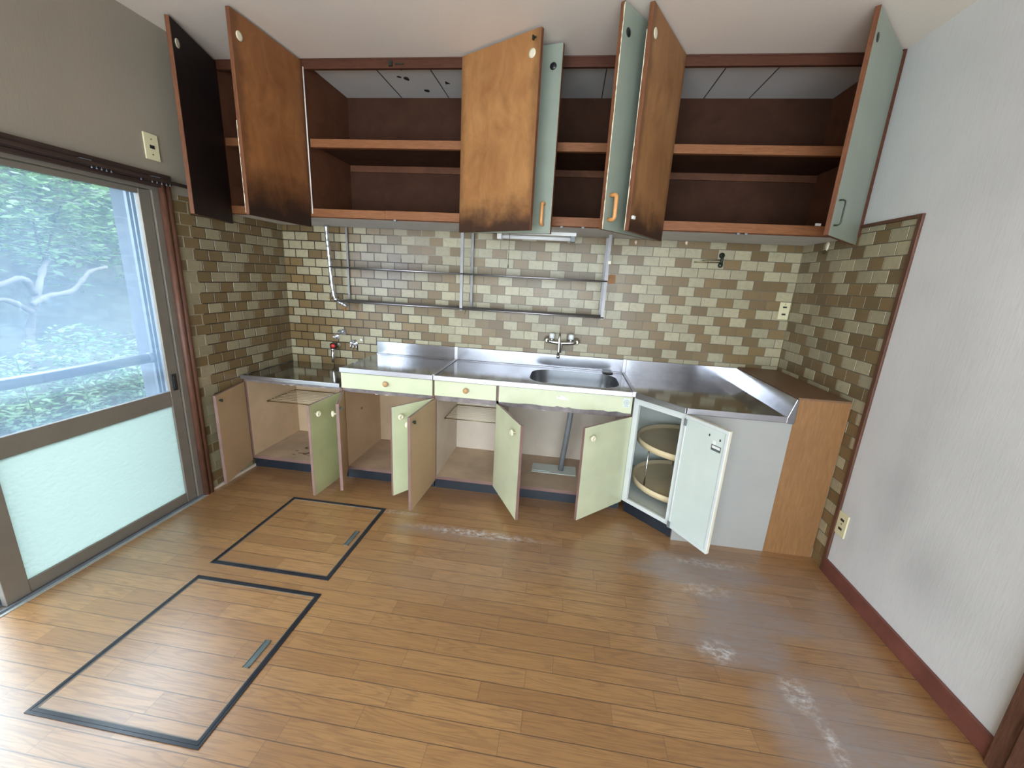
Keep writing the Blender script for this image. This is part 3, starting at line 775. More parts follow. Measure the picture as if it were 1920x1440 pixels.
# --- drawer-and-door cabinet
t = thing('base_cabinet', 'steel-topped base cabinet with one wide drawer and two small open doors', 'cabinet', (1.035, -0.28, 0.0))
carcass(t, 0.722, 1.347, 0.768, M['beige'], M['beige_floor'])
worktop(t, 0.722, 1.349, -0.560, -0.006, 0.800, splash=0.096)
mb = MB(); mb.box(0.737, 1.332, YF+0.003, YF+0.025, 0.632, 0.664); mb.build('front_rail', M['rust_rail'], t)
def drawer(t, x0, x1, z0, z1, kx, mat='cream'):
    mb = MB(); mb.box(x0, x1, YF-0.001, YF-0.018, z0, z1, 0)
    o = mb.build('drawer', [M[mat]], t, bevel=0.0015)
    mb = MB(); mb.box(x0+0.02, x1-0.02, YF-0.001, -0.08, z0+0.008, z1-0.012); mb.build('drawer_box', M['pale'], o)
    mb = MB(); mb.lathe([(0.006, 0), (0.006, 0.010), (0.0165, 0.014), (0.018, 0.020), (0.015, 0.026), (0.001, 0.027)], (kx, YF-0.018, (z0+z1)/2+0.002), (0, -1, 0), 20)
    mb.build('knob', M['knob_wood'], o)
    return o
drawer(t, 0.727, 1.344, 0.662, 0.765, 1.037)
d = door(t, 0.738, -0.532, 0.850, -0.835, 0.075, 0.642, 'L', (M['cream'], M['inside_door'], M['mauve']), w=0.312, corner='outer'); catch(d); knob(d, z=0.567-0.075)
d = door(t, 1.342, -0.532, 1.165, -0.790, 0.070, 0.645, 'R', (M['cream'], M['inside_door'], M['mauve']), w=0.312); knob(d)
for x in (0.95, 1.02):
    mb = MB(); mb.box(x-0.010, x+0.010, -0.512, -0.497, 0.624, 0.632); mb.build('magnet_catch', M['white'], t)
for (y, z) in ((-0.32, 0.45), (-0.12, 0.50)):
    mb = MB(); mb.lathe([(0.007, 0), (0.007, 0.008)], (0.737, y, z), (1, 0, 0), 10); mb.build('shelf_peg', M['rust'], t)

# --- sink cabinet
t = thing('sink_cabinet', 'long stainless sink cabinet with steel basin, drawer and open pale green doors', 'cabinet', (1.97, -0.28, 0.0))
carcass(t, 1.354, 2.588, 0.768, M['pale'], M['beige_floor'])
mb = MB(); mb.box(1.757, 1.772, -0.018, YF+0.003, 0.092, 0.768, faces=[0, 0, 1, 0, 0, 0]); mb.build('divider_panel', [M['pale'], M['mauve']], t)
hole = (1.945, 2.520, -0.495, -0.095, 0.13)
worktop(t, 1.352, 2.590, -0.560, -0.006, 0.800, hole=hole, splash=0.096)
# basin
mb = MB(); hx0, hx1, hy0, hy1, r = hole; rings = []
for (ins, z) in ((0.0, 0.796), (0.0, 0.790), (0.004, 0.74), (0.010, 0.66), (0.025, 0.632), (0.06, 0.625), (0.12, 0.623)):
    rr = max(0.03, r-ins*0.6); lp = []
    for cx, cy, a in ((hx1-ins-rr, hy1-ins-rr, 0), (hx0+ins+rr, hy1-ins-rr, 90), (hx0+ins+rr, hy0+ins+rr, 180), (hx1-ins-rr, hy0+ins+rr, 270)):
        for k in range(9):
            an = math.radians(a+k*90/8); lp.append(mb.bm.verts.new((cx+rr*math.cos(an), cy+rr*math.sin(an), z)))
    rings.append(lp)
n = len(rings[0])
for i in range(len(rings)-1):
    for k in range(n):
        f = mb.fv([rings[i][k], rings[i][(k+1) % n], rings[i+1][(k+1) % n], rings[i+1][k]]); f.smooth = True
mb.fv(rings[-1])
bs = mb.build('sink_basin', M['basin'], t)
mb = MB(); mb.lathe([(0.056, 0), (0.056, 0.004), (0.048, 0.005), (0.010, 0.002)], (2.40, -0.19, 0.6235), (0, 0, 1), 24); mb.build('drain', M['black'], bs)
mb = MB(); mb.lathe([(0.036, 0), (0.038, 0.003), (0.030, 0.006), (0.002, 0.007)], (2.475, -0.062, 0.7965), (0, 0, 1), 24); mb.build('overflow_plug', M['black'], t)
for x, nm in ((1.352, 'a'), (2.590, 'b')):
    mb = MB(); mb.box(x-0.009, x+0.009, -0.556, -0.012, 0.797, 0.8045); mb.box(x-0.012, x+0.012, -0.012, -0.020, 0.797, 0.899)
    if nm == 'b': mb.box(x-0.014, x+0.012, -0.566, -0.556, 0.772, 0.805)
    mb.build('joint_strip', M['steel_edge'], t, bevel=0.002)
mb = MB(); mb.box(1.369, 2.573, YF+0.003, YF+0.025, 0.628, 0.662); mb.build('front_rail', M['rust_rail'], t)
drawer(t, 1.358, 1.757, 0.666, 0.766, 1.565)
# sink front panel with a chipped lower edge
mb = MB(); pl = [(1.774, 0.766), (2.584, 0.766)]
x = 2.584
while x > 1.79:
    pl.append((x, 0.662+random.choice((0, 0, 0, 0.004, 0.007)))); x -= random.uniform(0.018, 0.05)
pl.append((1.774, 0.662))
fr = [mb.bm.verts.new((a, YF-0.018, z)) for a, z in pl]; bk = [mb.bm.verts.new((a, YF-0.001, z)) for a, z in pl]
mb.fv(fr); mb.fv(bk[::-1])
for i in range(len(pl)): mb.fv([fr[i], fr[(i+1) % len(pl)], bk[(i+1) % len(pl)], bk[i]])
sp_ = mb.build('front_panel', M['cream'], t)
# fish-shaped relief emblem
mb = MB(); fp = []
for k in range(20):
    a = 2*PI*k/20; fp.append((2.168+0.022*math.cos(a), 0.722+0.0095*math.sin(a)*(1 if math.sin(a) > 0 else .8)))
fr = [mb.bm.verts.new((a, YF-0.0225, z)) for a, z in fp]; bk = [mb.bm.verts.new((a, YF-0.0182, z)) for a, z in fp]
mb.fv(fr)
for i in range(20): mb.fv([fr[i], fr[(i+1) % 20], bk[(i+1) % 20], bk[i]])
for tri in (((2.146, .722), (2.132, .733), (2.136, .720), (2.131, .711)), ((2.160, .730), (2.158, .742), (2.176, .731)), ((2.188, .720), (2.206, .716), (2.190, .727))):
    mb.face([(a, YF-0.0215, z) for a, z in tri])
mb.build('fish_emblem', M['chrome'], sp_)
# round crest sticker
mb = MB(); mb.box(2.530, 2.572, YF-0.0182, YF-0.0190, 0.700, 0.756); st = mb.build('sticker', M['door_white'], sp_)
mb = MB()
for k in range(14):
    a = 2*PI*k/14; mb.box(2.551+0.014*math.cos(a)-0.002, 2.551+0.014*math.cos(a)+0.002, YF-0.0191, YF-0.0194, 0.730+0.014*math.sin(a)-0.0018, 0.730+0.014*math.sin(a)+0.0018)
for (a, z, w) in ((2.551, .734, .006), (2.551, .729, .008), (2.551, .724, .005)): mb.box(a-w, a+w, YF-0.0191, YF-0.0194, z-0.001, z+0.001)
mb.box(2.538, 2.564, YF-0.0191, YF-0.0194, 0.706, 0.708)
mb.build('crest_print', M['pipe'], st)
d = door(t, 1.364, -0.532, 1.328, -0.925, 0.064, 0.642, 'L', (M['cream'], M['inside_door'], M['mauve']), w=0.395, corner='outer'); catch(d); knob(d)
d = door(t, 1.775, -0.532, 1.957, -0.903, 0.072, 0.647, 'L', (M['cream'], M['inside_door'], M['mauve']), w=0.413, corner='outer'); knob(d, x=0.413-0.070, mat='knob')
d = door(t, 2.584, -0.532, 2.291, -0.817, 0.072, 0.643, 'R', (M['cream'], M['inside_door'], M['mauve']), w=0.408); knob(d)
for x in (1.70, 2.06):
    mb = MB(); mb.box(x-0.010, x+0.010, -0.512, -0.497, 0.620, 0.628); mb.build('magnet_catch', M['white'], t)
mb = MB(); mb.tube([(2.235, -0.28, 0.625), (2.235, -0.285, 0.55), (2.228, -0.29, 0.45), (2.216, -0.285, 0.30), (2.206, -0.25, 0.18), (2.203, -0.24, 0.094)], 0.019, 14)
mb.build('drain_hose', M['pipe'], t)
mb = MB(); mb.box(1.995, 2.310, -0.305, -0.165, 0.092, 0.096); mb.box(2.005, 2.120, -0.285, -0.185, 0.096, 0.0985)
mb.build('hose_cover_plate', M['door_white'], t)
wire_shelf(1.372, 1.754, -0.36, -0.035, 0.450, 'thin wire shelf inside the sink cabinet, behind the middle open door')

# --- corner cabinet with carousel
t = thing('corner_cabinet', 'corner base cabinet with diagonal open door, grey end panel and steel top', 'cabinet', (3.0, -0.4, 0.0))
A = Vector((2.596, -0.548)); B = Vector((2.835, -0.788)); dv = (B-A).normalized(); nv = Vector((dv.y, -dv.x))  # outward
if nv.x > 0: nv = -nv
def dbox(mb, s0, s1, d0, d1, z0, z1, mi=None):
    """box along the diagonal: s along, d inwards"""
    P = [A+dv*s-nv*dd for s, dd in ((s0, d0), (s1, d0), (s1, d1), (s0, d1))]
    mb.prism([(p.x, p.y) for p in P], z0, z1, mi)
LD = (B-A).length
mb = MB(); dbox(mb, 0.0, 0.034, 0, 0.018, 0.085, 0.768); dbox(mb, LD-0.030, LD, 0, 0.018, 0.085, 0.768)
dbox(mb, 0.034, LD-0.030, 0, 0.018, 0.728, 0.768); dbox(mb, 0.034, LD-0.030, 0, 0.018, 0.085, 0.110)
mb.build('face_frame', M['corner_white'], t, bevel=0.001)
mb = MB(); dbox(mb, -0.0, LD, 0.030, 0.045, 0, 0.085); mb.build('toe_kick', M['kick'], t)
mb = MB(); mb.box(2.596, 2.611, -0.012, -0.548, 0.085, 0.768); mb.build('side_panel', M['corner_in'], t)
mb = MB(); mb.box(2.611, 3.335, -0.012, -0.020, 0.10, 0.768); mb.build('back_panel', M['corner_in'], t)
mb = MB(); mb.box(3.335, 3.350, -0.012, -0.775, 0.10, 0.768); mb.build('side_panel', M['corner_in'], t)
mb = MB(); mb.prism([(2.611, -0.020), (3.335, -0.020), (3.335, -0.772), (2.845, -0.772), (2.611, -0.545)], 0.085, 0.100); mb.build('bottom_panel', M['corner_in'], t)
mb = MB(); mb.box(2.855, 3.3555, -0.775, -0.790, 0.0, 0.770); setz(mb.build('end_panel', M['panel_grey'], t), 'flat grey end panel')
top = [(2.600, -0.006), (3.350, -0.006), (3.350, -0.792), (2.826, -0.792), (2.600, -0.562)]
mb = MB(); mb.prism(top, 0.787, 0.795, 0); mb.build('worktop', M['steel_dark'], t)
mb = MB()
C1, C2, C3 = Vector((2.601, -0.562)), Vector((2.826, -0.792)), Vector((3.3560, -0.792))
def strip(mb, a, b, th, z0, z1):
    dd = (b-a).normalized(); nn = Vector((dd.y, -dd.x))
    mb.prism([tuple(a), tuple(b), tuple(b+nn*th), tuple(a+nn*th)], z0, z1)
strip(mb, C1, C2, 0.010, 0.766, 0.800); strip(mb, C2, C3, 0.010, 0.766, 0.800)
mb.build('worktop_edge', M['steel_edge'], t, bevel=0.003)
mb = MB(); mb.box(2.602, 3.350, -0.006, -0.016, 0.790, 0.896)
P0 = [(3.352, -0.016), (3.352, -0.802)]
v = []
for y in (-0.006, -0.8045):
    for (x, z) in ((3.318, 0.796), (3.345, 0.896), (3.3555, 0.896), (3.3565, 0.764), (3.318, 0.764)): v.append(mb.bm.verts.new((x, y, z)))
for i in range(5): mb.fv([v[i], v[(i+1) % 5], v[5+(i+1) % 5], v[5+i]])
mb.fv(v[:5][::-1]); mb.fv(v[5:])
mb.build('splashback', M['steel'], t, bevel=0.002)
d = door(t, 2.826, -0.799, 2.960, -1.010, 0.090, 0.764, 'R', (M['corner_white'], M['door_white'], M['door_band']), w=0.262)
o, w, s, tt, h = d
mb = MB(); b_ = 0.018
for (x0, x1, z0, z1) in ((0, w, 0, b_), (0, w, h-b_, h), (w-b_, w, b_, h-b_), (0, b_*0.6, b_, h-b_)): mb.box(x0+.001, x1, -0.0002, -0.005, z0, z1)
dpart(mb, 'edge_moulding', M['corner_white'], o, bevel=0.002, seg=1)
mb = MB(); mb.box(w-0.085, w-0.030, -0.0004, -0.0012, h-0.125, h-0.095); so = dpart(mb, 'sticker', M['hatch_handle'], o)
mb = MB(); mb.box(w-0.080, w-0.034, -0.0013, -0.0018, h-0.112, h-0.099); mb.box(w-0.082, w-0.062, -0.0005, -0.0010, h-0.094, h-0.074); dpart(mb, 'sticker_print', M['white'], so)
for (x, z) in ((w-0.105, h-0.055), (w-0.042, h-0.062)):
    mb = MB(); mb.box(x-0.003, x+0.003, -0.0003, -0.002, z-0.006, z+0.006); dpart(mb, 'screw_hole', M['black'], o)
for z in (h-0.04, 0.02):
    mb = MB(); mb.box(0.0, 0.016, -0.006, -0.012, z-0.018, z+0.018); dpart(mb, 'hinge', M['pipe'], o)

ct = thing('carousel', 'two-tier revolving carousel of round tan trays inside the corner cabinet', 'carousel shelf', (2.97, -0.405, 0.10))
for z in (0.165, 0.438):
    mb = MB(); mb.lathe([(0.004, 0.0), (0.286, 0.0), (0.286, 0.010), (0.004, 0.010)], (2.97, -0.405, z), (0, 0, 1), 48)
    tr = mb.build('tray', M['tray'], ct)
    mb = MB(); mb.lathe([(0.286, 0.0), (0.296, 0.0), (0.298, 0.036), (0.288, 0.038), (0.286, 0.012)], (2.97, -0.405, z), (0, 0, 1), 48)
    mb.build('tray_rim', M['tray_rim'], tr)
for k in range(3):
    a = math.radians(205+k*120)
    x, y = 2.97+0.268*math.cos(a), -0.405+0.268*math.sin(a)
    mb = MB(); mb.tube([(x, y, 0.175), (x, y, 0.438)], 0.005, 10); mb.build('rod', M['chrome'], ct)
mb = MB(); mb.tube([(2.97, -0.405, 0.101), (2.97, -0.405, 0.165)], 0.03, 16); mb.build('pivot', M['chrome'], ct)

# --- wood filler box in the right corner
t = thing('filler_box', 'oak-veneer boxed-in filler unit between steel worktop and right tiled wall', 'filler unit', (3.48, -0.4, 0.0))
mb = MB(); mb.box(3.356, 3.608, -0.780, -0.790, 0.0, 0.893); mb.build('front_panel', M['filler'], t)
mb = MB(); mb.box(3.356, 3.608, -0.791, -0.006, 0.893, 0.903); mb.build('top_panel', M['filler_top'], t)
mb = MB(); mb.box(3.356, 3.366, -0.780, -0.006, 0.0, 0.893); mb.build('side_panel', M['filler'], t)

# ------------------------------------------------------------------ wall cabinet
YU = -0.494
t = thing('wall_cabinet', 'full-width brown wooden wall cabinet under the ceiling, seven doors hanging open', 'cabinet', (1.8, -0.25, 1.70))
bays = [0.006, 0.556, 1.500, 2.617, 3.607]
mb = MB(); mb.box(bays[0], bays[-1], YU, YU+0.022, 2.492, 2.541); mb.box(bays[0], bays[-1], YU-0.004, YU, 2.534, 2.541); mb.build('top_rail', M['top_rail'], t, bevel=0.0015)
mb = MB(); mb.box(bays[0], 1.03, YU, YU+0.022, 1.716, 1.762); mb.box(1.031, bays[-1], YU-0.001, YU+0.022, 1.716, 1.764); mb.build('bottom_rail', M['rail_wood'], t, bevel=0.0015)
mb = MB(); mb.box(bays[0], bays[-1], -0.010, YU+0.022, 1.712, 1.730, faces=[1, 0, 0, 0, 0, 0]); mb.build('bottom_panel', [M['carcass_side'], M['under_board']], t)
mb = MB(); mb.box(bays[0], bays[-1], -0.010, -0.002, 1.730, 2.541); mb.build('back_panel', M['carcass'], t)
mb = MB(); mb.box(bays[0], bays[-1], -0.012, YU+0.024, 2.532, 2.541)
mb.build('ceiling_lining', M['ceil_board'], t)
for x in (0.95, 1.27, 1.90, 2.25, 2.86, 3.12):
    mb = MB(); mb.box(x, x+0.004, -0.014, YU+0.03, 2.529, 2.532); mb.build('lining_joint', M['black'], t)
for (x, y) in ((1.05, -0.30), (1.10, -0.40), (1.15, -0.42), (1.09, -0.28), (1.32, -0.22), (1.16, -0.12)):
    r_ = random.uniform(0.010, 0.024); mb = MB(); mb.face([(x+r_*random.uniform(.5, 1.2)*math.cos(a), y+r_*1.3*random.uniform(.5, 1.2)*math.sin(a), 2.5312) for a in [k*PI/4 for k in range(8)]])
    mb.build('lining_hole', M['black'], t)
for i, x in enumerate(bays):
    x0 = x if i == 0 else (x-0.018 if i == 4 else x-0.009)
    mb = MB(); mb.box(x0, x0+0.018, -0.010, YU+0.001, 1.730, 2.532, faces=[0, 0, 1, 0, 0, 0])
    mb.build('side_panel' if i in (0, 4) else 'partition', [M['carcass_side'], M['edge_wood']], t)
for i in range(4):
    x0, x1 = bays[i]+0.018, bays[i+1]-0.018
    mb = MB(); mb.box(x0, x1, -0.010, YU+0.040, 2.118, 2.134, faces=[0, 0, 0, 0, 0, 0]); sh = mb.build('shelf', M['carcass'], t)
    mb = MB(); mb.box(x0, x1, YU+0.012, YU+0.040, 2.100, 2.144); mb.build('shelf_edge', M['rail_wood'], sh, bevel=0.001)
    mb = MB(); mb.box(x0, x1, -0.012, -0.026, 2.076, 2.116); mb.build('shelf_cleat', M['carcass_side'], t)
mb = MB(); mb.box(3.598, 3.613, YU, YU-0.030, 1.716, 2.541); mb.build('wall_stile', M['top_rail'], t, bevel=0.001)
mb = MB(); mb.tube([(0.570, -0.500, 2.50), (0.571, -0.500, 2.17), (0.573, -0.500, 1.73)], 0.0035, 6); mb.build('cable', M['white'], t)
def ring(d, x, z):
    o, w, s, tt, h = d
    mb = MB(); mb.lathe([(0.011, 0.0), (0.020, 0.0), (0.020, 0.0025), (0.0115, 0.0025)], (x, 0.0 - s*0.0002, z), (0, -s, 0), 24, 0)
    mb.lathe([(0.0005, 0.0005), (0.0110, 0.0005), (0.011, 0.001)], (x, 0.0, z), (0, -s, 0), 24, 1)
    dpart(mb, 'inner_ring', [M['knob'], M['iron']], o)
    mb = MB(); mb.lathe([(0.0005, 0.0003), (0.017, 0.0003), (0.017, 0.0015), (0.0005, 0.0010)], (x, s*tt, z), (0, s, 0), 24)
    dpart(mb, 'finger_hole', M['black'], o)
def chandle(d, mat, x, z0, z1, r=0.0095, out=0.032):
    o, w, s, tt, h = d
    y = s*tt; pts = []
    pts.append((x, y, z0)); 
    for a in (0, 30, 60, 90): pts.append((x, y+s*(out-0.012+0.012*math.sin(math.radians(a))), z0+0.012-0.012*math.cos(math.radians(a))))
    for a in (90, 60, 30, 0): pts.append((x, y+s*(out-0.012+0.012*math.sin(math.radians(a))), z1-0.012+0.012*math.cos(math.radians(a))))
    pts.append((x, y, z1))
    mb = MB(); mb.tube(pts, r, 12); dpart(mb, 'handle', M[mat], o)
ZB, ZT = 1.655, 2.532
E = M['edge_wood']
def ledge(d, z0, z1, n, mat='knob'):   # chipped pale paint along the outer free edge
    o, w, s, tt, h = d; r_ = random.Random(int(z1*100)); z = z0
    pts = []
    while z < z1:
        pts.append((z, r_.uniform(0.0006, 0.0032))); z += (z1-z0)/n
    mb = MB()
    a = [mb.bm.verts.new((w-q, s*(tt+0.0006), z)) for z, q in pts]; b = [mb.bm.verts.new((w+0.0008, s*(tt+0.0006), z)) for z, q in pts]
    c = [mb.bm.verts.new((w+0.0008, s*(tt-q*1.2), z)) for z, q in pts]
    for i in range(len(pts)-1):
        mb.fv([a[i], b[i], b[i+1], a[i+1]]); mb.fv([b[i], c[i], c[i+1], b[i+1]])
    dpart(mb, 'chipped_edge', M[mat], o)
def udoor(hx, hy, fx, fy, hand, inner, w, corner, zb=ZB, zt=ZT, lab=None):
    d = door(t, hx, hy, fx, fy, zb, zt, hand, (M['teal'], inner, E), w=w, t=0.020, corner=corner, label=lab)
    ring(d, w-0.045, zt-zb-0.095)
    return d
d = udoor(0.030, -0.497, 0.155, -0.925, 'L', M['inner_black'], 0.445, 'outer', lab='near-black door at the left wall')
d = udoor(0.560, -0.497, 0.512, -0.972, 'L', M['inner_brown'], 0.475, 'outer'); ledge(d, 0.01, 0.42, 30)
d = udoor(1.490, -0.520, 1.950, -0.760, 'R', M['inner_orange'], 0.505, 'outer', zb=1.657)
catch(d)
d = udoor(1.520, -0.497, 2.032, -0.640, 'L', M['inner_mid'], 0.525, 'outer', zb=1.657)
chandle(d, 'handle_wood', 0.480, 0.045, 0.150)
d = udoor(2.592, -0.497, 2.264, -0.925, 'R', M['inner_mid'], 0.540, 'inner')
chandle(d, 'handle_wood', 0.500, 0.045, 0.150); ledge(d, 0.0, 0.87, 60)
mb = MB(); mb.box(0.300, 0.312, 0.0202, 0.024, 0.06, 0.15); dpart(mb, 'latch_plate', M['iron'], d[0])
d = udoor(2.632, -0.512, 2.377, -0.925, 'L', M['inner_mid'], 0.480, 'outer')
ledge(d, 0.0, 0.80, 50)
o = d[0]
mb = MB()
for x in (0.440, 0.455): mb.box(x-0.004, x+0.004, 0.0, 0.010, 0.052, 0.066)
dpart(mb, 'catch', M['white'], o)
d = udoor(3.592, -0.500, 3.258, -0.858, 'R', M['inner_mid'], 0.490, 'inner', zb=1.675)
chandle(d, 'iron', 0.445, 0.045, 0.150, 0.0035, 0.024)
for x in (1.09, 2.08, 2.20, 3.03, 3.07):
    mb = MB(); mb.box(x-0.007, x+0.007, YU+0.002, YU+0.018, 1.706, 1.716); mb.build('ball_catch', M['pipe'], t)
mb = MB(); mb.box(3.400, 3.425, YU+0.001, YU-0.008, 1.764, 1.776); mb.build('magnet_catch', M['white'], t)
mb = MB(); mb.box(1.075, 1.095, YU-0.010, YU, 2.500, 2.525); mb.box(1.11, 1.16, YU-0.004, YU, 2.508, 2.515); mb.build('cable_clip', M['iron'], t)

# ------------------------------------------------------------------ under-cabinet lamp
t = thing('fluorescent_lamp', 'slim white fluorescent tube lamp mounted under the wall cabinet', 'lamp', (1.92, -0.20, 1.711))
mb = MB(); mb.box(1.66, 2.17, -0.235, -0.165, 1.690, 1.711); mb.build('lamp_body', M['white'], t, bevel=0.003)
for x in (1.665, 2.135):
    mb = MB(); mb.box(x, x+0.030, -0.232, -0.170, 1.656, 1.692); mb.build('end_cap', M['pipe'] if x > 2 else M['white'], t, bevel=0.003)
mb = MB(); mb.tube([(1.695, -0.20, 1.673), (2.135, -0.20, 1.673)], 0.0125, 16); mb.build('lamp_tube', M['lamp_tube'], t)
mb = MB(); mb.tube([(1.745, -0.22, 1.690), (1.745, -0.222, 1.50)], 0.0014, 6); mb.lathe([(0.001, 0), (0.004, 0.004), (0.003, 0.020), (0.001, 0.024)], (1.745, -0.222, 1.478), (0, 0, 1), 10)
mb.build('pull_cord', M['iron'], t)

# ------------------------------------------------------------------ wall racks
def rack(x0, x1, label, front_left):
    t = thing('wall_rack', label, 'rack', ((x0+x1)/2, -0.10, 1.18), 'stainless wall racks')
    zt = 1.711
    posts = [(x0+0.010, -0.009, 1.20)] + ([(x1-0.010, -0.009, 1.20)] if x1 > 2 else [])
    if front_left: posts.append((x0+0.010, -0.205, 1.185))
    posts.append((x1-0.010, -0.205, 1.185))
    for (x, y, z) in posts:
        mb = MB(); mb.box(x-0.010, x+0.010, y-0.0015, y+0.0015, z, zt); mb.box(x+0.0085, x+0.010, y, y-0.012 if y > -0.1 else y+0.012, z, zt)
        mb.build('post', M['rack_steel'], t)
    for z in (1.427, 1.195):
        mb = MB(); mb.tube([(x0-0.02 if z > 1.3 and not front_left else x0, -0.207, z), (x1, -0.207, z)], 0.0050, 8); mb.tube([(x0, -0.018, z), (x1, -0.018, z)], 0.004, 8)
        for x in (x0+0.004, x1-0.004): mb.tube([(x, -0.207, z), (x, -0.018, z)], 0.0035, 8)
        sh = mb.build('shelf', M['steel_edge'], t)
        for k in range(1, 8):
            y = -0.207+0.189*k/8
            mb = MB(); mb.tube([(x0, y, z), (x1, y, z)], 0.0028, 6); mb.build('shelf_rod', M['rack_steel'], sh)
    return t
rack(0.505, 1.440, 'left stainless wall rack over the gas stand, front left post missing', False)
rack(1.446, 2.392, 'right stainless wall rack above the sink', False)

# ------------------------------------------------------------------ gas hose, cock, foil
t = thing('gas_hose', 'foil-wrapped gas pipe hanging from the wall cabinet down the tiles', 'pipe', (0.42, -0.1, 1.15))
base = [(0.413, 1.712), (0.414, 1.62), (0.420, 1.54), (0.424, 1.44), (0.430, 1.34), (0.436, 1.26), (0.448, 1.205), (0.480, 1.180), (0.510, 1.168), (0.540, 1.153)]
pts = []
for i in range(len(base)-1):
    for k in range(6):
        f = k/6; pts.append((base[i][0]*(1-f)+base[i+1][0]*f, -0.10, base[i][1]*(1-f)+base[i+1][1]*f))
pts.append((0.540, -0.10, 1.153))
mb = MB(); mb.tube(pts, 0.013, 14, rs=[0.0135+0.0022*math.sin(i*1.9)+random.uniform(-.0012, .0012) for i in range(len(pts))]); mb.build('foil_wrap', M['foil'], t)
mb = MB(); mb.tube([(0.522, -0.10, 1.160), (0.524, -0.10, 1.118)], 0.009, 12); mb.build('pipe_end', M['rust'], t)
mb = MB(); mb.box(0.405, 0.425, -0.112, -0.005, 1.20, 1.206); mb.build('wall_bracket', M['rust'], t)

t = thing('gas_cock', 'chrome gas cock with black body and red button on the left tiles', 'gas valve', (0.40, -0.05, 0.69))
mb = MB(); mb.lathe([(0.022, 0), (0.024, 0.004), (0.014, 0.010), (0.013, 0.045)], (0.400, -0.004, 0.838), (0, -1, 0), 20)
mb.build('pipe_stub', M['chrome'], t)
mb = MB(); mb.lathe([(0.018, -0.022), (0.027, -0.016), (0.027, 0.016), (0.018, 0.022)], (0.394, -0.060, 0.840), (0, 0, 1), 20); mb.build('valve_body', M['black'], t)
mb = MB(); mb.lathe([(0.015, 0), (0.016, 0.012), (0.011, 0.018), (0.001, 0.019)], (0.405, -0.082, 0.845), (0.3, -1, 0), 20); mb.build('red_button', M['red'], t)
mb = MB(); mb.lathe([(0.018, 0.0), (0.015, -0.012), (0.012, -0.03), (0.016, -0.045), (0.012, -0.075), (0.009, -0.11), (0.001, -0.112)], (0.388, -0.062, 0.820), (0.05, 0, 1), 18); mb.build('hose_nozzle', M['chrome'], t)

def foil(cx, cz, w, h, label, drips=0):
    rnd = random.Random(int(cx*1000)); mb = MB(); n = 14
    cen = mb.bm.verts.new((cx, -0.020, cz)); r1 = []; r2 = []
    for k in range(n):
        a = 2*PI*k/n; q = rnd.uniform(.65, 1.1)
        r1.append(mb.bm.verts.new((cx+w*.5*math.cos(a)*.5, -0.018+rnd.uniform(-.008, .008), cz+h*.5*math.sin(a)*.5)))
        r2.append(mb.bm.verts.new((cx+w*.5*math.cos(a)*q, -0.006-rnd.uniform(0, .006), cz+h*.5*math.sin(a)*q)))
    for k in range(n):
        mb.fv([cen, r1[k], r1[(k+1) % n]]); mb.fv([r1[k], r2[k], r2[(k+1) % n], r1[(k+1) % n]])
    for j in range(drips):
        x = cx-w*.3+w*.6*j/max(1, drips-1); mb.tube([(x, -0.010, cz-h*.2), (x+rnd.uniform(-.005, .005), -0.010, cz-h*(.55+.25*rnd.random()))], 0.005, 6)
    ring_ = r2
    mb.fv([mb.bm.verts.new((v.co.x, -0.0045, v.co.z)) for v in r2][::-1])
    o = mb.build('foil_scrap', M['foil'], loc=(cx, -0.01, cz)); tag(o, label, 'foil', 'crumpled foil on the left tiles')
foil(0.440, 0.945, 0.085, 0.050, 'crumpled foil scrap highest on the tiles over the gas cock')
foil(0.385, 0.905, 0.065, 0.045, 'crumpled foil scrap just above the red gas button')
foil(0.528, 0.865, 0.075, 0.070, 'ragged foil scrap right of the gas cock', 3)
mb = MB(); mb.lathe([(0.012, 0.0), (0.011, 0.007), (0.004, 0.010), (0.001, 0.010)], (0.594, -0.004, 0.893), (0, -1, 0), 16)
tag(mb.build('round_stud', M['white'], loc=(0.594, -0.004, 0.893)), 'small round white stud on the tiles left of the splashback', 'stud')

# ------------------------------------------------------------------ faucet
t = thing('faucet', 'chrome wall-mounted two-handle faucet with curved spout above the sink', 'faucet', (2.13, -0.03, 0.99))
mb = MB()
for x in (2.030, 2.235):
    mb.lathe([(0.026, 0), (0.027, 0.005), (0.020, 0.014), (0.012, 0.018), (0.011, 0.060)], (x, -0.004, 1.000), (0, -1, 0), 22)
mb.tube([(2.030, -0.060, 1.000), (2.060, -0.068, 0.994), (2.132, -0.070, 0.988), (2.205, -0.068, 0.994), (2.235, -0.060, 1.000)], 0.0135, 14)
mb.build('body', M['chrome'], t)
for x in (2.062, 2.196):
    mb = MB(); mb.tube([(x, -0.068, 1.000), (x, -0.070, 1.020)], 0.010, 12); mb.build('valve_stem', M['chrome'], t)
    mb = MB(); mb.lathe([(0.015, 0), (0.0205, 0.004), (0.0205, 0.030), (0.016, 0.037), (0.001, 0.038)], (x, -0.070, 1.018), (0, 0, 1), 8); mb.build('handle', M['acrylic'], t)
mb = MB()
pp = [(2.132, -0.070, 0.985), (2.132, -0.074, 0.960), (2.130, -0.090, 0.940), (2.128, -0.115, 0.935), (2.124, -0.140, 0.955), (2.120, -0.160, 1.005)]
for k in range(9):
    a = math.radians(180-k*22.5); pp.append((2.117, -0.190-0.030*math.cos(a)*-1 if False else -0.190+0.030*math.cos(math.radians(k*22.5)), 1.030+0.042*math.sin(math.radians(k*22.5))))
pp += [(2.117, -0.220, 0.99), (2.117, -0.222, 0.955), (2.117, -0.222, 0.925)]
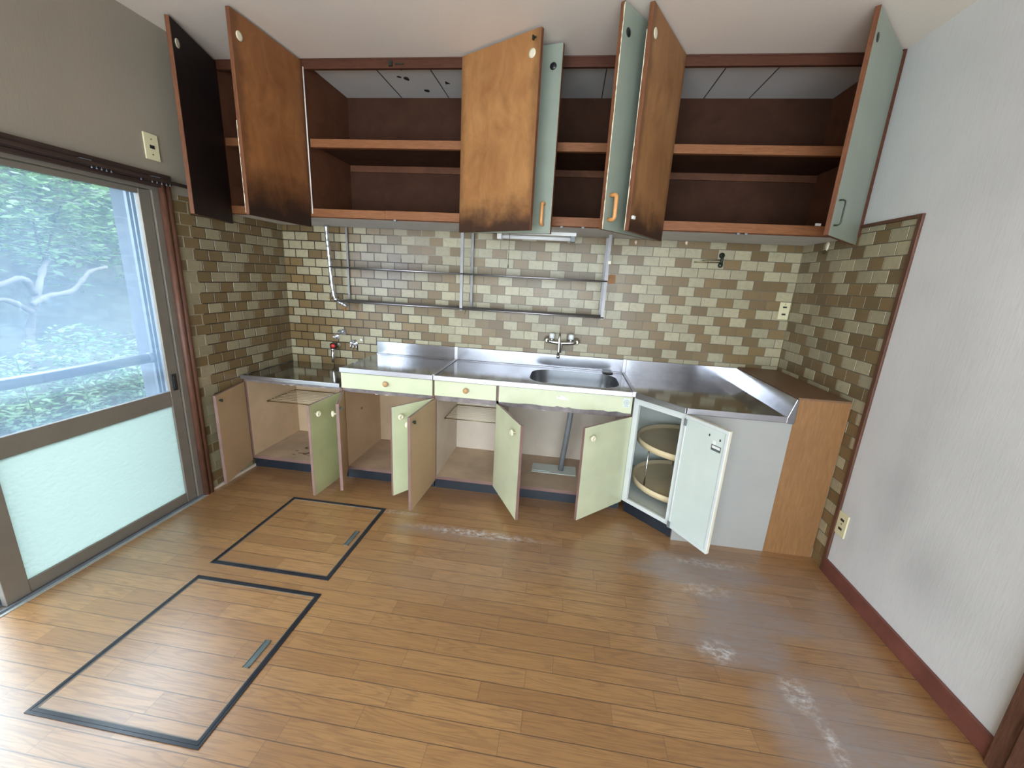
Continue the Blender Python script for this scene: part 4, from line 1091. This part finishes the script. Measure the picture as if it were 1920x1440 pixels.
mb.tube(pp, 0.0085, 12); mb.tube([(2.117, -0.222, 0.930), (2.117, -0.222, 0.908)], 0.011, 12); mb.build('spout', M['chrome'], t)

# ------------------------------------------------------------------ hooks
t = thing('towel_holder', 'dark metal swivel towel holder with two brass arms on the tiles', 'towel holder', (3.126, -0.02, 1.60))
mb = MB(); mb.lathe([(0.018, 0), (0.018, 0.006), (0.010, 0.014), (0.001, 0.015)], (3.126, -0.004, 1.632), (0, -1, 0), 16)
mb.tube([(3.126, -0.012, 1.640), (3.126, -0.022, 1.610), (3.126, -0.022, 1.575)], 0.009, 10)
mb.lathe([(0.016, 0), (0.016, 0.006), (0.010, 0.014), (0.001, 0.015)], (3.126, -0.004, 1.570), (0, -1, 0), 16); mb.build('bracket', M['iron'], t)
for (x, z, y) in ((2.950, 1.580, -0.055), (3.005, 1.594, -0.03)):
    mb = MB(); mb.tube([(3.126, -0.022, z+0.006), (x, y, z)], 0.003, 8); mb.lathe([(0.001, -0.005), (0.005, 0), (0.001, 0.005)], (x, y, z), (1, 0, 0), 10); mb.build('arm', M['brass'], t)
def hook(x, z, label, w=0.020, h=0.028, wire=False, side=False, mat='shell'):
    t = thing('adhesive_hook', label, 'hook', (x, -0.005, z) if not side else (W-0.005, x, z), 'shell-shaped hooks')
    mb = MB(); n = 14; pts = []
    for k in range(n):
        a = 2*PI*k/n; pts.append((w/2*math.cos(a)*(1 if math.sin(a) > 0 else .7), h/2*math.sin(a)))
    P = (lambda u, zz, d: (x+u, -0.0045-d, z+zz)) if not side else (lambda u, zz, d: (W-0.0045-d, x-u, z+zz))
    a_ = [mb.bm.verts.new(P(u, zz, 0)) for u, zz in pts]; b_ = [mb.bm.verts.new(P(u*.8, zz*.8, 0.007)) for u, zz in pts]
    c_ = mb.bm.verts.new(P(0, 0, 0.010))
    for k in range(n): mb.fv([a_[k], a_[(k+1) % n], b_[(k+1) % n], b_[k]]); mb.fv([b_[k], b_[(k+1) % n], c_])
    mb.fv(a_[::-1]); mb.build('backing', M[mat], t)
    mb = MB(); q = [P(0, -h*.3, 0.008), P(0, -h*.5, 0.018), P(0, -h*.35, 0.024)]
    if wire:
        q = [P(-.004, -h*.45, .008)]+[P(0.014*math.cos(math.radians(a)), -h*.62+0.010*math.sin(math.radians(a)), 0.010) for a in range(150, 420, 30)]
    mb.tube(q, 0.0022, 6); mb.build('hook_tip', M['iron'] if wire else M[mat], t)
hook(2.568, 1.690, 'small pale shell hook on the tiles beside the right wall rack')
hook(2.892, 1.700, 'small pink shell hook on the tiles below the right wall-cabinet bay')
hook(-0.262, 1.690, 'ivory oval hook with wire loop on the right tiled wall', 0.034, 0.052, True, True, 'knob')
mb = MB(); mb.box(2.383, 2.401, -0.213, -0.2075, 1.535, 1.552)
tag(mb.build('tape_patch', M['knob'], loc=(2.392, -0.21, 1.54)), 'small yellow tape patch on the right rack post', 'tape')
mb = MB(); mb.box(2.412, 2.462, -0.0043, -0.0056, 1.415, 1.475)
tag(mb.build('wall_sticker', M['rust'], loc=(2.437, -0.005, 1.445)), 'small orange-brown sticker on tiles right of the rack', 'sticker')
mb = MB(); mb.tube([(1.462, -0.205, 1.19), (1.462, -0.206, 1.172), (1.456, -0.208, 1.160)], 0.0025, 6)
tag(mb.build('s_hook', M['brass'], loc=(1.46, -0.2, 1.17)), 'tiny brass hook hanging from the racks between both', 'hook')

# ------------------------------------------------------------------ outside
mb = MB(); mb.box(-0.34, -0.12, -0.90, 0.4, -0.2, 2.2); struct(mb.build('wall_outside', M['concrete']))
mb = MB(); mb.box(-0.75, -0.12, YB, 0.5, 2.15, 2.22); struct(mb.build('trim_6', M['concrete']))
t = thing('guard_rail', 'aluminium guard rail tube outside across the sliding window', 'rail', (-0.13, -1.8, 0.88))
mb = MB(); mb.tube([(-0.135, -2.66, 0.880), (-0.135, -1.02, 0.878)], 0.026, 16); mb.build('bar', M['alu_light'], t)
mb = MB(); mb.tube([(-0.135, -1.03, 0.878), (-0.135, -0.990, 0.878)], 0.030, 12); mb.build('end_socket', M['alu_light'], t)
# ground rising into a bank
mb = MB(); gx = [-0.12, -1.0, -2.0, -2.8, -3.6, -4.6, -6.0, -8.0]; gz = [-0.25, -0.25, -0.22, 0.0, 0.5, 1.5, 3.2, 4.6]
ny = 16; G = []
for i, x in enumerate(gx): G.append([mb.bm.verts.new((x, -6+14*j/ny, gz[i]+(random.uniform(-.06, .06) if i else 0))) for j in range(ny+1)])
for i in range(len(gx)-1):
    for j in range(ny):
        f = mb.fv([G[i][j], G[i+1][j], G[i+1][j+1], G[i][j+1]]); f.smooth = True
tag(mb.build('garden_ground', M['soil']), 'mossy ground and bank outside the window', 'ground', kind='structure')
def gh(x):
    for i in range(len(gx)-1):
        if gx[i+1] <= x <= gx[i]: f = (gx[i]-x)/(gx[i]-gx[i+1]); return gz[i]*(1-f)+gz[i+1]*f
    return gz[-1]
rl = random.Random(21)
def leaf(mb, c, L, Wd, up=0.5, dirv=None):
    a = rl.uniform(0, 2*PI); e = rl.uniform(-0.5, 0.3)
    d = Vector((math.cos(a)*math.cos(e), math.sin(a)*math.cos(e), math.sin(e))) if dirv is None else Vector(dirv).normalized()
    s = d.cross(Vector((0, 0, 1)))
    if s.length < 1e-3: s = Vector((1, 0, 0))
    s.normalize(); n = s.cross(d); s = (s+n*rl.uniform(-up, up)).normalized(); c = Vector(c)
    mb.face([c, c+d*L*.45+s*Wd*.5, c+d*L, c+d*L*.45-s*Wd*.5])
# foliage over the bank
mb = MB()
for i in range(16000):
    x = -3.85-rl.random()**0.8*3.4; y = rl.uniform(-3.5, 5.5)
    base = gh(x)
    cl = math.sin(x*3.1+1)*math.sin(y*2.3)+math.sin(y*5.1+x)*0.5
    z = base+rl.uniform(0.0, 0.9)+cl*0.25
    if z < 1.35 and rl.random() < 0.55: continue
    leaf(mb, (x, y, z), rl.uniform(.09, .20), rl.uniform(.06, .11))
tag(mb.build('bank_foliage', M['leaf']), 'mass of leafy undergrowth covering the bank behind the tree', 'foliage', kind='stuff')
mb = MB()
for i in range(15000):
    x = rl.uniform(-2.75, -1.95); y = rl.uniform(-3.0, 4.0)
    z = gh(x)+rl.uniform(0.0, 0.62)+0.12*math.sin(y*4)+0.1*math.sin(x*7+y*2)
    leaf(mb, (x, y, z), rl.uniform(.04, .09), rl.uniform(.02, .04))
tag(mb.build('low_shrubs', M['leaf2']), 'low small-leaved shrub cover at the foot of the bank', 'shrub', kind='stuff')
mb = MB()
for i in range(6000):
    x = rl.uniform(-1.8, -0.45); y = rl.uniform(-3.6, 1.2); z = gh(x)
    leaf(mb, (x, y, z), rl.uniform(.05, .16), .008, dirv=(rl.uniform(-.5, .5), rl.uniform(-.5, .5), 1))
tag(mb.build('grass', M['grass']), 'grass growing beside the house under the window', 'grass', kind='stuff')
# garden tree
t = thing('garden_tree', 'pale-barked leaning tree with twisted bare limbs outside the window', 'tree', (-3.1, 0.3, 0.2))
def crv(pts, n=5):
    out = []
    P = [Vector(p) for p in pts]; P = [P[0]]+P+[P[-1]]
    for i in range(1, len(P)-2):
        for k in range(n):
            u = k/n; a, b, c, d = P[i-1], P[i], P[i+1], P[i+2]
            out.append(0.5*((2*b)+(c-a)*u+(2*a-5*b+4*c-d)*u*u+(3*b-a-3*c+d)*u**3))
    out.append(P[-2]); return out
def limb(name, pts, r0, r1, par):
    q = crv(pts); n = len(q); mb = MB()
    mb.tube(q, r0, 10, rs=[0.72*(r0+(r1-r0)*i/(n-1))*(1+0.16*math.sin(i*2.3)+0.1*math.sin(i*5.1)) for i in range(n)])
    return mb.build(name, M['bark'], par)
limb('trunk', [(-3.1, 0.35, 0.1), (-3.15, 0.42, 0.6), (-3.1, 0.52, 1.0), (-3.3, 0.75, 1.25), (-3.5, 0.95, 1.35)], 0.050, 0.032, t)
limb('limb', [(-3.0, 0.40, 0.92), (-3.0, 0.54, 1.00), (-3.0, 0.74, 1.04), (-3.0, 0.88, 1.17), (-3.0, 0.96, 1.25), (-3.0, 1.13, 1.30)], 0.040, 0.022, t)
limb('limb', [(-3.1, 0.50, 1.02), (-3.0, 0.37, 1.17), (-3.0, 0.15, 1.10), (-3.0, -0.1, 1.15)], 0.045, 0.025, t)
limb('limb', [(-3.05, 0.42, 0.85), (-3.0, 0.2, 0.98), (-3.0, 0.0, 0.92)], 0.04, 0.02, t)
limb('limb', [(-3.5, 0.90, 1.30), (-3.5, 1.14, 1.85), (-3.5, 1.25, 2.05), (-3.5, 1.42, 2.4)], 0.018, 0.008, t)
limb('limb', [(-3.5, 0.92, 1.33), (-3.5, 0.90, 1.70), (-3.5, 1.00, 2.0), (-3.5, 1.2, 2.25)], 0.014, 0.006, t)
limb('limb', [(-3.5, 0.91, 1.80), (-3.5, 0.83, 2.15), (-3.5, 0.6, 2.5)], 0.010, 0.005, t)
mb = MB()
for i in range(2600):
    cy = rl.choice((0.5, 0.9, 1.3, 1.6, 1.8, 0.1)); y = cy+rl.gauss(0, .28)
    z = 1.72+rl.gauss(0, .26) + (0.25 if rl.random() < .4 else 0); x = max(-3.62, min(-3.1, -3.38+rl.gauss(0, .12)))
    if z < 1.30: continue
    leaf(mb, (x, y, z), rl.uniform(.07, .13), rl.uniform(.04, .07), up=0.3)
mb.build('leaves', M['leaf'], t)['kind'] = 'stuff'
# tall weeds by the rail
def weed(x, y, h, label, n=16):
    t = thing('tall_weed', label, 'weed', (x, y, gh(x)), 'tall weeds outside the window')
    mb = MB(); mb.tube([(x, y, gh(x)), (x+.01, y+.01, h*.5), (x, y, h)], 0.005, 6); mb.build('stem', M['leaf3'], t)
    mb = MB()
    for k in range(n*3):
        f = 1-(k/(n*3))**1.0*0.75; a = k*2.4; z = gh(x)+(h-gh(x))*f
        Ln = 0.11*(1.1-abs(f-.7))
        leaf(mb, (x, y, z), Ln, 0.022, up=.4, dirv=(math.cos(a), math.sin(a), 0.35 if f > .9 else 0.1))
    mb.build('leaves', M['leaf3'], t)
weed(-1.2, -0.60, 0.62, 'tall narrow-leaved weed below the rail, middle of three')
weed(-1.2, -0.22, 0.64, 'tall narrow-leaved weed below the rail, rightmost of three')
weed(-1.3, -0.86, 0.76, 'tall narrow-leaved weed rising behind the rail, leftmost of three')
